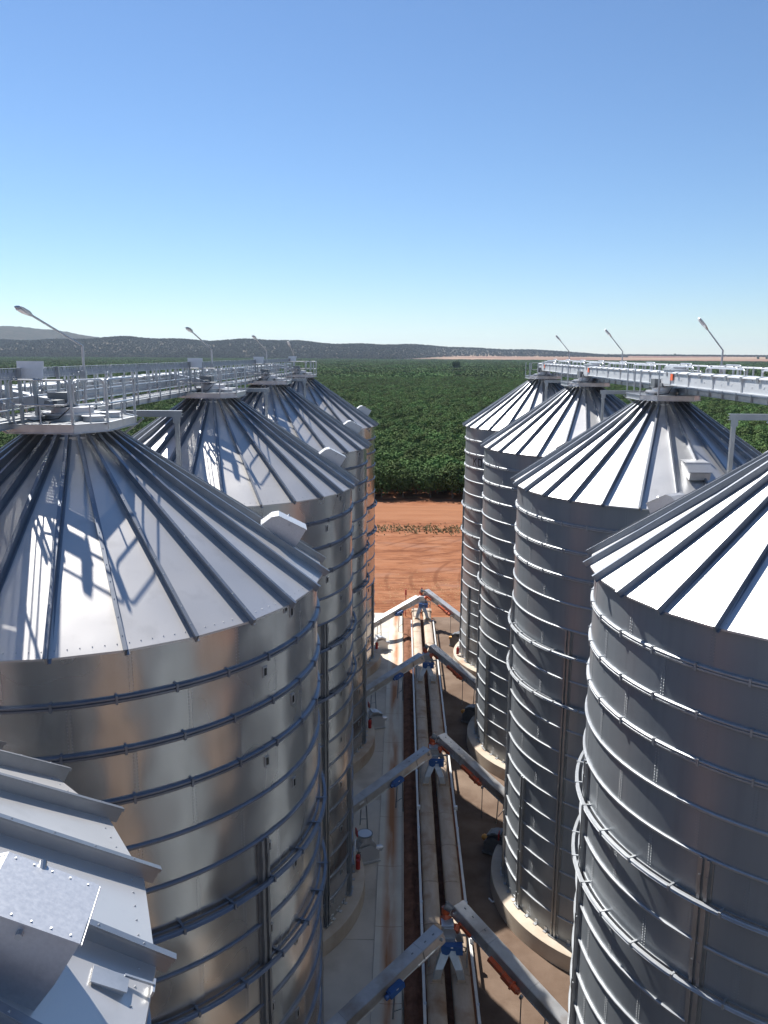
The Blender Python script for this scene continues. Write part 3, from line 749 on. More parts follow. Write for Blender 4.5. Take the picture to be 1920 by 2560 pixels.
def walkway(side, x0, x1, zb, ya, yb, label):
    """beams, grating bays, posts and rails between x0 (left) and x1 (right)"""
    t = thing('walkway', label, 'walkway', (0, ya, zb))
    L = yb - ya
    for x in (x0, x1):
        m = MB(); s = -1 if x == x0 else 1
        m.bar((x, 0, 0.085), (x, L, 0.085), 0.012, 0.17); m.bar((x + 0.035 * s, 0, 0.165), (x + 0.035 * s, L, 0.165), 0.07, 0.01); m.bar((x + 0.035 * s, 0, 0.005), (x + 0.035 * s, L, 0.005), 0.07, 0.01)
        obj('side_beam', m.mesh('side_beam', 'galvanised'), t)
    nb = round(L / 2.53); bl = L / nb
    g = MB(); grating(g, x0 + 0.02, x1 - 0.02, 0.02, bl - 0.02, 0, 0.04); gme = g.mesh('grating_bay', 'galvanised')
    for k in range(nb): obj('deck_grating', gme, t, (0, k * bl, 0.19))
    pm = MB(); pm.bar((0, 0, 0.0), (0, 0, 1.32 if side == 'L' else 1.17), 0.045, 0.045); pm.box((0.03, 0, 0.08), (0.02, 0.1, 0.14)); pme = pm.mesh('rail_post', 'galvanised')
    npst = round(L / 1.265); pl = L / npst
    for k in range(npst + 1):
        for x in (x0 - 0.05, x1 + 0.05): obj('rail_post', pme, t, (x, k * pl, 0))
    for x in ((x0 - 0.05, x1 + 0.05)):
        for k in range(nb):
            m = MB(); loop_rail(m, (x, k * bl), (x, (k + 1) * bl), 0.68, 1.14, 0.021, 0.09)
            obj('handrail', m.mesh('handrail', 'galvanised', 40), t)
        m = MB(); m.tube((x, 0, 0.42), (x, L, 0.42), 0.018, 6); obj('knee_rail', m.mesh('knee_rail', 'galvanised', 40), t)
    return t
walkway('L', -9.62, -8.86, 23.96, 9.5, 64.4, 'long galvanised walkway with rails along the peaks of the left row')
walkway('R', 11.75, 12.5, 24.15, 21.5, 64.9, 'steel walkway behind the conveyor along the peaks of the right row')

# cable tray of upright slotted strips hung on the left walkway's outer rail
tray = thing('cable_tray', 'upright slotted metal cable tray along the outer rail of the left walkway', 'cable tray', (-8.74, 9.5, 25.07))
bt = 2.53; tm = MB()
for k in range(34):
    w = 0.046 if k % 3 else 0.030
    tm.box((0.004 * (k % 2), 0.04 + k * (bt - 0.06) / 34, 0.115), (0.008, w, 0.20))
tm.box((0.0, bt / 2, 0.0), (0.03, bt - 0.02, 0.02)); tm.box((0.0, bt / 2, 0.235), (0.05, bt - 0.02, 0.015)); tm.box((-0.03, bt / 2, 0.12), (0.006, bt - 0.02, 0.05))
tme = tm.mesh('tray_section', 'slat_shaded')
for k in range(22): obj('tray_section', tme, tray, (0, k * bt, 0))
for k in range(4):
    y = YL[k + 1] - 0.9
    p = MB().box((0.22, y - 9.5 - 0.4, 0.315), (0.62, 0.02, 0.17)); p.box((0.02, y - 9.5 - 0.415, 0.36), (0.04, 0.012, 0.02)); p.box((0.35, y - 9.5 - 0.415, 0.36), (0.03, 0.012, 0.02)); p.box((0.22, y - 9.5 - 0.38, 0.12), (0.55, 0.02, 0.22))
    obj('junction_cover', p.mesh('junction_cover', 'white_plate'), tray)
    for dy in (-0.62, 0.15, 1.5):
        m = MB().bar((0.05, y - 9.5 + dy, -1.2), (0.05, y - 9.5 + dy, 0.25), 0.07, 0.07); obj('tray_post', m.mesh('tray_post', 'column_steel'), tray)

def roof_conveyor(side, xc, ya, yb, z, label):
    t = thing('roof_conveyor', label, 'conveyor', (xc, ya, z))
    L = yb - ya; n = round(L / 2.53); bl = L / n
    m = MB(); m.box((0, bl / 2, 0.24), (0.5, bl - 0.012, 0.48))
    for s in (-1, 1):
        m.box((s * 0.275, bl / 2, 0.02), (0.05, bl - 0.012, 0.03)); m.box((s * 0.268, 0.03, 0.24), (0.035, 0.03, 0.46)); m.box((s * 0.268, bl - 0.03, 0.24), (0.035, 0.03, 0.46))
        for q in range(5): m.box((s * 0.26, bl * (q + 0.5) / 5, 0.44), (0.02, 0.03, 0.05))
        m.box((s * 0.256, bl * 0.35, 0.25), (0.01, 0.1, 0.06)); m.box((s * 0.256, bl * 0.7, 0.22), (0.01, 0.06, 0.05))
    cme = m.mesh('casing_section', 'painted_casing')
    c = MB(); c.prism([(-0.31, 0.0), (-0.31, 0.035), (-0.12, 0.07), (0.12, 0.07), (0.31, 0.035), (0.31, 0.0)], bl / 2 - 0.09, Matrix.Translation((0, 0, 0)))
    lme_ = c.mesh('casing_lid', 'white_plate')
    b = MB(); b.prism([(-0.335, -0.10), (-0.335, 0.05), (-0.12, 0.095), (0.12, 0.095), (0.335, 0.05), (0.335, -0.10), (0.30, -0.10), (0.30, 0.02), (-0.30, 0.02), (-0.30, -0.10)], 0.05, Matrix.Identity(4))
    bme = b.mesh('lid_clamp', 'galvanised')
    for k in range(n):
        obj('casing_section', cme, t, (0, k * bl, 0))
        for q in (0.25, 0.75):
            obj('casing_lid', lme_, t, (0, (k + q) * bl, 0.485))
        for q in (0.02, 0.48, 0.52, 0.98): obj('lid_clamp', bme, t, (0, (k + q) * bl, 0.485))
    return t, L
cl, _ = roof_conveyor('L', -10.05, 12.0, 65.6, 24.27, 'enclosed grey conveyor box lying behind the left walkway rails')
cr, Lr = roof_conveyor('R', 11.27, 22.0, 67.2, 24.49, 'long enclosed pale conveyor box with clamped lids along the right row')
# transfer boxes, orange warning signs and pipe rails on the right conveyor
for k in range(3):
    y = YR[k + 1] - 22.0
    m = MB(); m.box((0.0, y - 1.2, 0.30), (0.60, 0.9, 0.66)); m.box((0, y - 1.2, 0.645), (0.7, 1.0, 0.03)); m.box((0.3, y - 0.4, 0.62), (0.5, 1.0, 0.16)); m.box((0.3, y - 0.4, 0.715), (0.56, 1.06, 0.025))
    tb = obj('transfer_box', m.mesh('transfer_box', 'painted_casing'), cr)
    m = MB(); m.box((-0.306, y - 1.85, 0.34), (0.008, 0.28, 0.26)); obj('warning_sign', m.mesh('warning_sign', 'sign_orange'), tb)
m = MB()
for k in range(9):
    y = 1.0 + 4.9 * k
    m.path([(0.15, y, 0.55), (0.15, y, 0.70), (0.15, y + 0.12, 0.76), (0.15, y + 3.4, 0.76), (0.15, y + 3.52, 0.70), (0.15, y + 3.52, 0.55)], 0.028, 8)
    m.path([(0.42, y + 1.0, 0.5), (0.42, y + 1.0, 0.84), (0.42, y + 1.1, 0.88), (0.42, y + 2.3, 0.88), (0.42, y + 2.4, 0.84), (0.42, y + 2.4, 0.5)], 0.024, 8)
obj('pipe_rail', m.mesh('pipe_rail', 'galvanised', 40), cr)
# drive end of the left conveyor with its plate
m = MB(); m.box((0.1, 5.0, 0.1), (0.8, 1.0, 0.8)); m.box((0.35, 5.6, -0.25), (0.5, 0.5, 0.4)); m.tube((0.45, 4.2, 0.0), (0.45, 4.9, 0.0), 0.18, 12); m.box((0.5, 4.8, 0.48), (0.3, 0.5, 0.12))
dv = obj('drive_unit', m.mesh('drive_unit', 'dark_steel'), cl)
m = MB(); m.box((0.0, 0, 0), (0.012, 0.22, 0.24)); sgn = obj('name_plate', m.mesh('name_plate', 'white_plate'), dv, (0.507, 5.1, 0.32))
m = MB(); m.box((0.008, 0, -0.05), (0.004, 0.15, 0.03)); m.tube((0.006, 0, 0.04), (0.010, 0, 0.04), 0.025, 12); obj('plate_print', m.mesh('plate_print', 'dark_steel'), sgn)

# trestles standing on the back slope of each silo and carrying the walkways
def trestle(side, xc, yc, label):
    t = thing('walkway_trestle', label, 'trestle', (xc, yc, 24.1), 0, 'trestles carrying the roof walkways')
    s = 1 if side == 'L' else -1
    yy = 2.6; out = 2.05 * s; inn = -0.9 * s
    zr = lambda x: ZE + (RAD - math.hypot(x, yy)) * SL - 24.1 + 0.03
    m = MB(); m.bar((inn, yy, -0.09), (out, yy, -0.09), 0.14, 0.012); m.bar((inn, yy - 0.06, -0.09), (out, yy - 0.06, -0.09), 0.012, 0.17); m.bar((inn, yy, -0.01), (out, yy, -0.01), 0.14, 0.012); m.bar((inn, yy, -0.17), (out, yy, -0.17), 0.14, 0.012)
    obj('cross_beam', m.mesh('cross_beam', 'column_steel'), t)
    for x in (out - 0.15 * s, inn + 0.1 * s):
        m = MB(); m.bar((x, yy, zr(x)), (x, yy, -0.18), 0.11, 0.11); m.box((x, yy, zr(x) + 0.01), (0.3, 0.3, 0.03)); m.box((x, yy - 0.06, -0.25), (0.2, 0.015, 0.2))
        obj('post', m.mesh('trestle_post', 'column_steel'), t)
    xo, xi = out - 0.2 * s, inn + 0.15 * s
    for a, b in (((xi + 0.35 * s, -0.22), (xo, zr(xo) + 0.25)), ((xo - 0.9 * s, -0.22), (xi, zr(xi) + 0.15))):
        m = MB(); m.bar((a[0], yy + 0.02, a[1]), (b[0], yy + 0.02, b[1]), 0.06, 0.06); obj('brace', m.mesh('brace', 'column_steel'), t)
    m = MB(); m.bar((xi, yy - 0.02, zr(xo) + 0.22), (xo, yy - 0.02, zr(xo) + 0.22), 0.05, 0.05); obj('tie', m.mesh('tie', 'galvanised'), t)
for k in range(3):
    trestle('L', XL, YL[k + 1], 'galvanised braced trestle on the back slope of ' + names_l[k])
    trestle('R', XR, YR[k], 'galvanised braced trestle on the back slope of ' + ('the right foreground silo', 'the second right silo', 'the third right silo')[k])

# lamps
def lamp(base, bend_z, arm, label):
    t = thing('walkway_lamp', label, 'lamp', base, 0, 'lamps above the roof walkways')
    h = bend_z - base[2]
    m = MB(); m.tube((0, 0, 0), (0, 0, h), 0.035, 10); m.box((0, -0.05, h * 0.55), (0.16, 0.12, 0.3)); m.box((0, 0, 0.02), (0.2, 0.2, 0.03))
    obj('pole', m.mesh('lamp_pole', 'galvanised', 40), t)
    A = Vector(arm); d = A.normalized(); P0 = Vector((0, 0, h)); P1 = P0 + A
    m = MB(); m.path([P0, P0 + d * 0.06, P1 - d * 0.55], 0.028, 8); obj('arm', m.mesh('lamp_arm', 'galvanised', 40), t)
    # flattened head tapering to the arm
    sx = d.cross(Vector((0, 0, 1))).normalized(); n_ = sx.cross(d); hm_ = MB()
    st = [(-0.60, 0.035, 0.035), (-0.5, 0.07, 0.045), (-0.38, 0.10, 0.055), (-0.1, 0.10, 0.045), (0.0, 0.075, 0.025)]
    P = []
    for q, w, hh in st:
        for j in range(8):
            a = 2 * math.pi * j / 8 + math.pi / 8; P.append(P1 + d * q + sx * w * math.cos(a) * 1.08 + n_ * hh * math.sin(a) * 1.08)
    F = [(8 * k + j, 8 * k + (j + 1) % 8, 8 * k + 8 + (j + 1) % 8, 8 * k + 8 + j) for k in range(4) for j in range(8)] + [tuple(range(8))[::-1], tuple(range(32, 40))]
    hm_.add(P, F); hd_ = obj('lamp_head', hm_.mesh('lamp_head', 'galvanised', 35), t)
    m = MB(); m.box(P1 - d * 0.2 - n_ * 0.048, (0.13, 0.3, 0.02), Matrix((sx, d, n_)).transposed()); obj('lens', m.mesh('lens', 'white_plate'), hd_)
for k in range(3):
    lamp((-8.6, YL[k + 1] + 2.1, 24.05), 25.84, (-0.30, -3.0, 0.86), 'slanting lamp on a pole above the platform of ' + names_l[k])
lamp((-8.62, YL[4] + 0.4, 24.05), 25.55, (-0.30, -1.2, 1.05), 'upright lamp above the platform of the farthest left silo')
for k in range(3):
    lamp((13.0 - 0.1 * k, YR[k + 1] - 1.7 - 0.2 * k, 24.3), 25.92, (-1.15, -0.26, 1.25), 'dark lamp leaning left above ' + names_r[k])

# ------------------------------------------------------------------ machinery on the ground
def belt(xc, w, label):
    t = thing('belt_conveyor', label, 'conveyor', (xc, 14.15, 0))
    bl = 2.98; prof = []
    for k in range(9):
        a = math.pi * (k / 8); x = -w / 2 * math.cos(a); prof.append((x, 0.90 + 0.11 * math.sin(a)))
    prof = [(-w / 2, 0.72)] + prof + [(w / 2, 0.72)]
    c = MB(); c.prism(prof, bl - 0.02, Matrix.Identity(4))
    for yy in (-bl / 2 + 0.03, bl / 2 - 0.03):
        c.prism([(x * 1.03, z + 0.008) for x, z in prof], 0.035, Matrix.Translation((0, yy, 0)))
    cme = c.mesh('belt_cover', 'dusty_cover', 35)
    for k in range(21): obj('cover', cme, t, (0, (k + 0.5) * bl, random.uniform(-0.006, 0.006)))
    m = MB(); L = 21 * bl
    for s in (-1, 1): m.bar((s * (w / 2 - 0.03), 0, 0.62), (s * (w / 2 - 0.03), L, 0.62), 0.05, 0.18)
    m.bar((0, 0, 0.45), (0, L, 0.45), w - 0.1, 0.02)
    obj('frame', m.mesh('belt_frame', 'dark_steel'), t)
    lg = MB()
    for s in (-1, 1): lg.bar((s * (w / 2 - 0.05), 0, 0), (s * (w / 2 - 0.05), 0, 0.55), 0.06, 0.06)
    lme2 = lg.mesh('belt_legs', 'dark_steel')
    for k in range(21): obj('trestle_leg', lme2, t, (0, k * bl + 0.4, 0))
    m = MB(); m.box((0, L + 0.35, 0.75), (w + 0.08, 0.7, 0.62)); m.tube((-w / 2 - 0.12, L + 0.4, 0.8), (w / 2 + 0.12, L + 0.4, 0.8), 0.09, 10); m.box((0, L + 0.35, 1.075), (w + 0.14, 0.76, 0.02))
    obj('tail_box', m.mesh('tail_box', 'dusty_cover'), t)
    return t
belt(1.61, 0.74, 'long dusty covered belt conveyor, left one of the pair between the rows')
belt(2.645, 0.76, 'long dusty covered belt conveyor, right one of the pair between the rows')
def duct(x, label):
    t = thing('cable_duct', label, 'cable duct', (x, 14.0, 0))
    m = MB().box((0, 0, 0.97), (0.10, 5.98, 0.07)); m.box((0.0, 0, 1.01), (0.115, 5.98, 0.012)); me = m.mesh('duct_section', 'duct_white')
    pm = MB().bar((0, 0, 0), (0, 0, 0.93), 0.06, 0.06); pm.box((0.03, 0.1, 0.92), (0.1, 0.14, 0.2)); pme = pm.mesh('duct_post', 'galvanised')
    for k in range(10): obj('duct_section', me, t, (0, 3 + 6.0 * k, 0)); obj('post', pme, t, (0, 6.0 * k + 1.4, 0))
    m = MB().box((0.05, 16.9, 1.1), (0.16, 0.16, 0.26)); m.box((0.05, 27.3, 1.1), (0.16, 0.16, 0.22)); m.box((0.05, 10.2, 1.1), (0.16, 0.16, 0.26)); obj('switch_box', m.mesh('switch_box', 'white_plate'), t)
duct(1.12, 'pale cable duct on posts along the left belt conveyor')
duct(3.17, 'pale cable duct on posts along the right belt conveyor')

def orient(d):
    d = Vector(d).normalized(); sx = d.cross(Vector((0, 0, 1))).normalized(); n_ = sx.cross(d)
    return Matrix((sx, d, n_)).transposed(), sx, d, n_
def incline(side, p0, p1, k, label):
    """enclosed conveyor rising from the silo foot to the head above the belts"""
    P0 = Vector(p0); P1 = Vector(p1); t = thing('incline_conveyor', label, 'conveyor', (P0.x, P0.y, 0), 0, 'unloading conveyors rising from the silos')
    B = Vector((P0.x, P0.y, 0)); Mx, sx, d, n_ = orient(P1 - P0); L = (P1 - P0).length
    if sx.y > 0: near_s = -1
    else: near_s = 1
    O = P0 - B
    w, h = 0.52, 0.44
    joints = [0, 2.6, L - 1.15, L]
    if side == 'R': joints = [0, 3.1, L - 2.0, L - 1.45, L]
    for a, b in zip(joints, joints[1:]):
        m = MB(); m.box(O + d * ((a + b) / 2), (w, b - a - 0.008, h), Mx)
        m.box(O + d * ((a + b) / 2) + n_ * (h / 2 + 0.012), (w + 0.05, b - a - 0.012, 0.014), Mx)
        for s in (-1, 1): m.box(O + d * ((a + b) / 2) + sx * s * (w / 2 + 0.022) + n_ * (h / 2 - 0.02), (0.03, b - a - 0.01, 0.03), Mx)
        m.box(O + d * (a + 0.03) + n_ * 0.0, (w + 0.07, 0.03, h + 0.02), Mx)
        obj('casing_section', m.mesh('incline_casing', 'incline_steel'), t)
    m = MB()
    for q in (L - 0.35, L - 0.8, L - 1.5): m.box(O + d * q + n_ * (h / 2 + 0.022) + sx * 0.05, (0.05, 0.09, 0.02), Mx); 
    obj('bolt_lugs', m.mesh('bolt_lugs', 'dark_steel'), t)
    # return pipe slung under the near edge
    m = MB(); e = sx * near_s * (w / 2 - 0.02) - n_ * (h / 2 + 0.05)
    m.tube(O + d * 0.6 + e, O + d * (L - 0.3) + e, 0.035, 8); m.tube(O + d * (L - 1.5) + e, O + d * (L - 0.6) + e, 0.06, 10)
    obj('return_pipe', m.mesh('return_pipe', 'galvanised', 40), t)
    # legs
    for q in ((L * 0.34, L * 0.70) if side == 'L' else (L * 0.30,)):
        c = O + d * q; m = MB()
        for s in (-1, 1):
            top = c + sx * s * 0.2 - n_ * (h / 2); m.bar(top, (top.x + sx.x * s * 0.12, top.y + sx.y * s * 0.12, 0.02), 0.05, 0.05)
        m.bar((c.x - sx.x * 0.26, c.y - sx.y * 0.26, 0.45), (c.x + sx.x * 0.26, c.y + sx.y * 0.26, 0.95 if q > 3 else 0.7), 0.035, 0.035)
        obj('leg_frame', m.mesh('leg_frame', 'column_steel'), t)
    e = sx * near_s
    if side == 'L':
        c = O + d * (L * 0.63) + e * 0.42 - n_ * 0.12
        m = MB(); m.box(c, (0.26, 0.72, 0.24), Mx); m.box(c + n_ * 0.13, (0.28, 0.6, 0.03), Mx); m.tube(c - d * 0.36, c - d * 0.52, 0.1, 12)
        mo = obj('motor', m.mesh('motor_blue', 'blue_paint', 35), t)
        m = MB(); m.box(c + n_ * 0.1 + e * 0.135, (0.01, 0.1, 0.05), Mx); obj('plate', m.mesh('motor_plate', 'white_plate'), mo)
        m = MB(); m.box(O + d * (L * 0.30) + e * (w / 2 + 0.008) + n_ * 0.05, (0.012, 0.34, 0.12), Mx); obj('label_plate', m.mesh('label_plate', 'white_plate'), t)
        m = MB(); m.box(O + d * (L * 0.45) - e * 0.36, (0.14, 0.4, 0.12), Mx); obj('gear_guard', m.mesh('gear_guard', 'blue_paint'), t)
    else:
        c = O + d * (L * 0.62) + e * 0.5 - n_ * 0.05
        m = MB(); m.box(c, (0.20, 0.85, 0.16), Mx); m.box(c - d * 0.55 - n_ * 0.06, (0.22, 0.45, 0.20), Mx); m.tube(c - d * 0.72 - n_ * 0.06, c - d * 1.12 - n_ * 0.06, 0.14, 14); m.tube(c - d * 0.80 - n_ * 0.06, c - d * 0.86 - n_ * 0.06, 0.19, 14); m.tube(c - d * 1.12 - n_ * 0.06, c - d * 1.2 - n_ * 0.06, 0.10, 12)
        obj('gear_motor', m.mesh('gear_motor', 'orange_paint', 35), t)
        m = MB(); q = c - d * 1.33 - n_ * 0.12; m.box(q, (0.1, 0.12, 0.16), Mx); m.bar(q, (q.x, q.y, 0.02), 0.04, 0.04); obj('stand', m.mesh('motor_stand', 'column_steel'), t)
    # head box
    m = MB(); m.box(O + d * (L - 0.2) - n_ * 0.22, (w - 0.06, 0.5, 0.36), Mx); m.tube(O + d * (L - 0.18) - sx * 0.42, O + d * (L - 0.18) + sx * 0.42, 0.07, 10)
    obj('head_box', m.mesh('head_box', 'incline_steel'), t)
    if side == 'R':
        c = O + d * (L - 0.55) + e * 0.42 - n_ * 0.12; m = MB(); m.tube(c + Vector((-0.05, 0, -0.1)), c + Vector((-0.15, -0.2, -0.22)), 0.17, 8); m.box(c - d * 0.35, (0.08, 0.7, 0.14), Mx)
        obj('head_gearbox', m.mesh('head_gearbox', 'orange_paint', 35), t)
        m = MB(); c2 = O + d * (L + 0.05) + e * 0.30; m.tube(c2, c2 + Vector((-0.25, 0.05, 0.12)), 0.16, 12); m.box(c2 + d * 0.1 + n_ * 0.1, (0.12, 0.45, 0.05), Mx); obj('head_motor', m.mesh('head_motor', 'dark_steel', 35), t)
    return t

def pants_chute(y, label):
    t = thing('discharge_chute', label, 'chute', (2.13, y, 0), 0, 'forked discharge chutes above the belts')
    for s in (-1, 1):
        m = MB()
        # slanting leg then an upright foot
        A = [(s * 0.06, 0.45, 2.25), (s * 0.40, 0.08, 1.50), (s * 0.50, 0.0, 1.08)]
        hw = [0.20, 0.15, 0.14]; P = []
        for (x, yy, z), q in zip(A, hw):
            for dx, dy in ((-1, -1), (1, -1), (1, 1), (-1, 1)): P.append((x + dx * q, yy + dy * 0.14, z))
        F = [(4 * k + j, 4 * k + (j + 1) % 4, 4 * k + 4 + (j + 1) % 4, 4 * k + 4 + j) for k in range(2) for j in range(4)] + [(8, 9, 10, 11), (3, 2, 1, 0)]
        m.add(P, F); lg = obj('chute_leg', m.mesh('chute_leg', 'galvanised'), t)
        m = MB(); m.box((s * 0.5, 0, 1.05), (0.36, 0.36, 0.14)); m.box((s * 0.5, 0, 1.0), (0.48, 0.44, 0.03)); obj('foot_flange', m.mesh('foot_flange', 'dusty_cover'), lg)
    m = MB(); m.box((0, 0.55, 2.42), (0.5, 0.42, 0.3)); m.prism([(-0.3, 2.57), (-0.2, 2.95), (0.22, 2.95), (0.32, 2.57)], 0.4, Matrix.Translation((0, 0.66, 0))); m.box((-0.05, 0.78, 2.98), (0.5, 0.5, 0.05))
    m.prism([(0.2, 2.55), (0.32, 2.9), (0.5, 2.5), (0.62, 2.2), (0.4, 2.15)], 0.3, Matrix.Translation((0, 0.75, 0)))
    obj('head_hopper', m.mesh('head_hopper', 'galvanised'), t)
    m = MB(); pr = [(-0.36, 2.12), (-0.42, 2.28), (-0.40, 2.44), (0.46, 2.44), (0.46, 2.06), (0.20, 2.06), (0.17, 2.26), (-0.02, 2.26), (-0.08, 2.10), (-0.2, 2.05)]
    m.prism([(x, z) for x, z in pr], 0.3, Matrix.Translation((0.08, 0.22, 0)))
    ac = obj('gate_actuator', m.mesh('gate_actuator', 'blue_paint'), t)
    m = MB(); m.box((0.1, 0.065, 2.40), (0.09, 0.012, 0.05)); obj('plate', m.mesh('actuator_plate', 'white_plate'), ac)
    m = MB(); m.path([(0.54, 0.2, 2.36), (0.68, 0.2, 2.3), (0.66, 0.2, 2.14), (0.54, 0.22, 2.1)], 0.02, 6); obj('hose', m.mesh('hose', 'rubber'), ac)
    m = MB(); m.tube((-0.1, 1.2, 2.95), (-0.1, 0.98, 2.75), 0.25, 8); m.tube((-0.1, 1.25, 3.05), (-0.1, 1.3, 3.32), 0.17, 14); obj('top_motor', m.mesh('top_motor', 'orange_paint', 35), t)
    m = MB()
    for s in (-1, 1): m.bar((s * 0.78, 0.75, 0), (s * 0.78, 0.75, 2.5), 0.07, 0.07); m.bar((s * 0.78, 0.75, 2.45), (s * 0.2, 0.75, 2.45), 0.06, 0.08)
    obj('stand_frame', m.mesh('stand_frame', 'galvanised'), t)

place = ('nearest', 'second nearest', 'second farthest', 'farthest')
for k in range(4):
    dy = k * 15.22
    incline('L', (-3.75, 24.0 + dy, 1.18), (1.72, 28.95 + dy, 2.98), k, place[k] + ' of the four inclined conveyors rising from the left silos')
    incline('R', (7.2, 25.0 + dy, 1.05), (2.50, 30.1 + dy, 3.30), k, place[k] + ' of the four inclined conveyors rising from the right silos')
    pants_chute(28.75 + dy, place[k] + ' of the four forked chutes with blue gates over the belts')
# red marker posts at the far end of the belts
for x, y, lab in ((0.6, 78.2, 'red marker post on a tripod left of the far belt end'), (2.2, 79.0, 'red marker post behind the far end of the belts')):
    m = MB(); m.tube((0, 0, 0), (0, 0, 2.6), 0.04, 8); m.tube((0, 0, 2.2), (0, 0, 2.75), 0.10, 8, 0.07)
    for a in range(3): m.bar((0, 0, 1.2), (0.6 * math.cos(2.1 * a), 0.6 * math.sin(2.1 * a), 0), 0.03)
    one('marker_post', m.mesh('marker_post', 'red_paint'), lab, 'marker post', (x, y, 0))

# aeration fans
def fan(side, x, y, ang, cover, label):
    t = thing('aeration_fan', label, 'fan', (x, y, 0.05), ang, 'aeration fans at the silo feet')   # local +x away from the silo
    body = 'spangled' if side == 'L' else 'dark_steel'
    m = MB(); m.tube((0, -0.3, 0.72), (0, 0.3, 0.72), 0.5, 20); m.box((-0.45, 0, 0.5), (1.0, 0.5, 0.5)); m.box((-1.0, 0, 0.55), (0.4, 0.7, 0.7)); obj('housing', m.mesh('fan_housing', body, 35), t)
    m = MB(); m.box((0.05, 0, 0.06), (1.2, 0.95, 0.1))
    for s in (-1, 1): m.prism([(-0.55, 0.1), (0.6, 0.1), (0.62, 0.62), (0.15, 1.0), (-0.5, 0.9)], 0.03, Matrix.Translation((0, s * 0.40, 0)))
    m.box((0.6, 0, 0.36), (0.03, 0.8, 0.5)); obj('base_frame', m.mesh('fan_frame', body), t)
    if cover:
        m = MB(); m.tube((-0.05, 0.0, 1.1), (-0.05, 0.0, 1.45), 0.36, 20); r_ = obj('inlet_cowl', m.mesh('inlet_cowl', body, 35), t)
        m = MB(); m.tube((-0.05, 0.0, 1.45), (-0.05, 0.0, 1.48), 0.42, 20); obj('inlet_rim', m.mesh('inlet_rim', 'dark_steel', 35), r_)
        m = MB(); m.tube((-0.05, 0.0, 1.482), (-0.05, 0.0, 1.49), 0.36, 20); obj('inlet_cap', m.mesh('inlet_cap', 'spangled'), r_)
    else:
        m = MB(); m.box((0.1, 0, 1.12), (0.8, 0.7, 0.06), Matrix.Rotation(R_(18), 3, 'Y')); m.box((0.1, 0, 0.95), (0.7, 0.6, 0.25)); obj('rain_cover', m.mesh('rain_cover', 'galvanised' if side == 'L' else 'dark_steel'), t)
    m = MB(); m.tube((0.45, -0.1, 0.55), (0.82, -0.1, 0.55), 0.17, 14); m.tube((0.82, -0.1, 0.55), (0.9, -0.1, 0.55), 0.1, 10); obj('motor', m.mesh('fan_motor', 'amber' if side == 'R' else body, 35), t)
for k, (c_, lab) in enumerate(((True, 'grey fan with an upright round inlet by the second left silo'), (False, 'grey boxed fan by the third left silo'), (False, 'sunlit grey boxed fan by the farthest left silo'))):
    fan('L', -1.62 - 0.05 * k, 38.05 + 15.3 * k, R_(22), c_, lab)
for k, lab in enumerate(('dark fan with a brass motor in the shade of the second right silo', 'dark fan half hidden by the third right silo', 'fan with an amber motor by the farthest right silo')):
    fan('R', 5.25, 38.9 + 15.5 * k, R_(152), False, lab)
# fire extinguishers on the foundations and their red signs
for k, (x, y, lab) in enumerate(((-1.93, 36.3, 'red fire extinguishers at the foot of the second left silo'), (-1.93, 51.4, 'red fire extinguisher at the foot of the third left silo'), (-1.93, 66.5, 'red fire extinguisher at the foot of the farthest left silo'), (4.92, 65.5, 'red and white extinguisher at the foot of the farthest right silo'))):
    t = thing('fire_extinguisher', lab, 'extinguisher', (x, y, 0.78), 0, 'fire extinguishers at the silo feet')
    m = MB(); m.tube((0, 0, 0.12), (0, 0, 0.62), 0.12, 12); m.tube((0, 0, 0.62), (0, 0, 0.72), 0.12, 12, 0.05)
    if k == 0: m.tube((0.02, -0.3, 0.12), (0.02, -0.3, 0.6), 0.11, 12)
    obj('cylinder', m.mesh('extinguisher', 'red_paint', 40), t)
    m = MB(); m.tube((0, 0, 0.72), (0, 0, 0.8), 0.03, 8); m.box((0.06, 0, 0.79), (0.16, 0.03, 0.03)); m.path([(0.02, 0.05, 0.76), (0.12, 0.12, 0.6), (0.12, 0.1, 0.3)], 0.015, 6); obj('valve', m.mesh('valve', 'rubber'), t)
    s = 1 if x < 0 else -1
    m = MB(); m.box((-0.14 * s, 0.05, 0.9), (0.04, 0.5, 0.9)); obj('backboard', m.mesh('backboard', 'white_plate'), t)
for k, (x, y, z, lab) in enumerate(((-2.05, 37.2, 2.1, 'small red sign above the extinguishers of the second left silo'), (-2.05, 52.4, 2.1, 'small red sign on the wall of the third left silo'), (5.1, 37.3, 2.0, 'small red box sign beside the dark fan of the second right silo'))):
    m = MB(); m.box((0, 0, 0), (0.05, 0.34, 0.34)); o = one('wall_sign', m.mesh('wall_sign', 'red_paint'), lab, 'sign', (x, y, z), R_(18 if x < 0 else -18), 'small red signs on the silo feet')
    m = MB(); m.box((0.03 if x < 0 else -0.03, 0, 0), (0.012, 0.16, 0.2)); obj('sign_panel', m.mesh('sign_panel', 'white_plate'), o)
# white bracket left lying in the yard
m = MB(); m.bar((0, 0, 0.03), (0.32, 0.05, 0.03), 0.06, 0.05); m.bar((0, 0, 0.03), (-0.12, 0.25, 0.03), 0.06, 0.05)
one('steel_bracket', m.mesh('steel_bracket', 'white_plate'), 'white bent bracket lying on the shaded dirt near the right silo', 'bracket', (4.55, 34.9, 0.01))

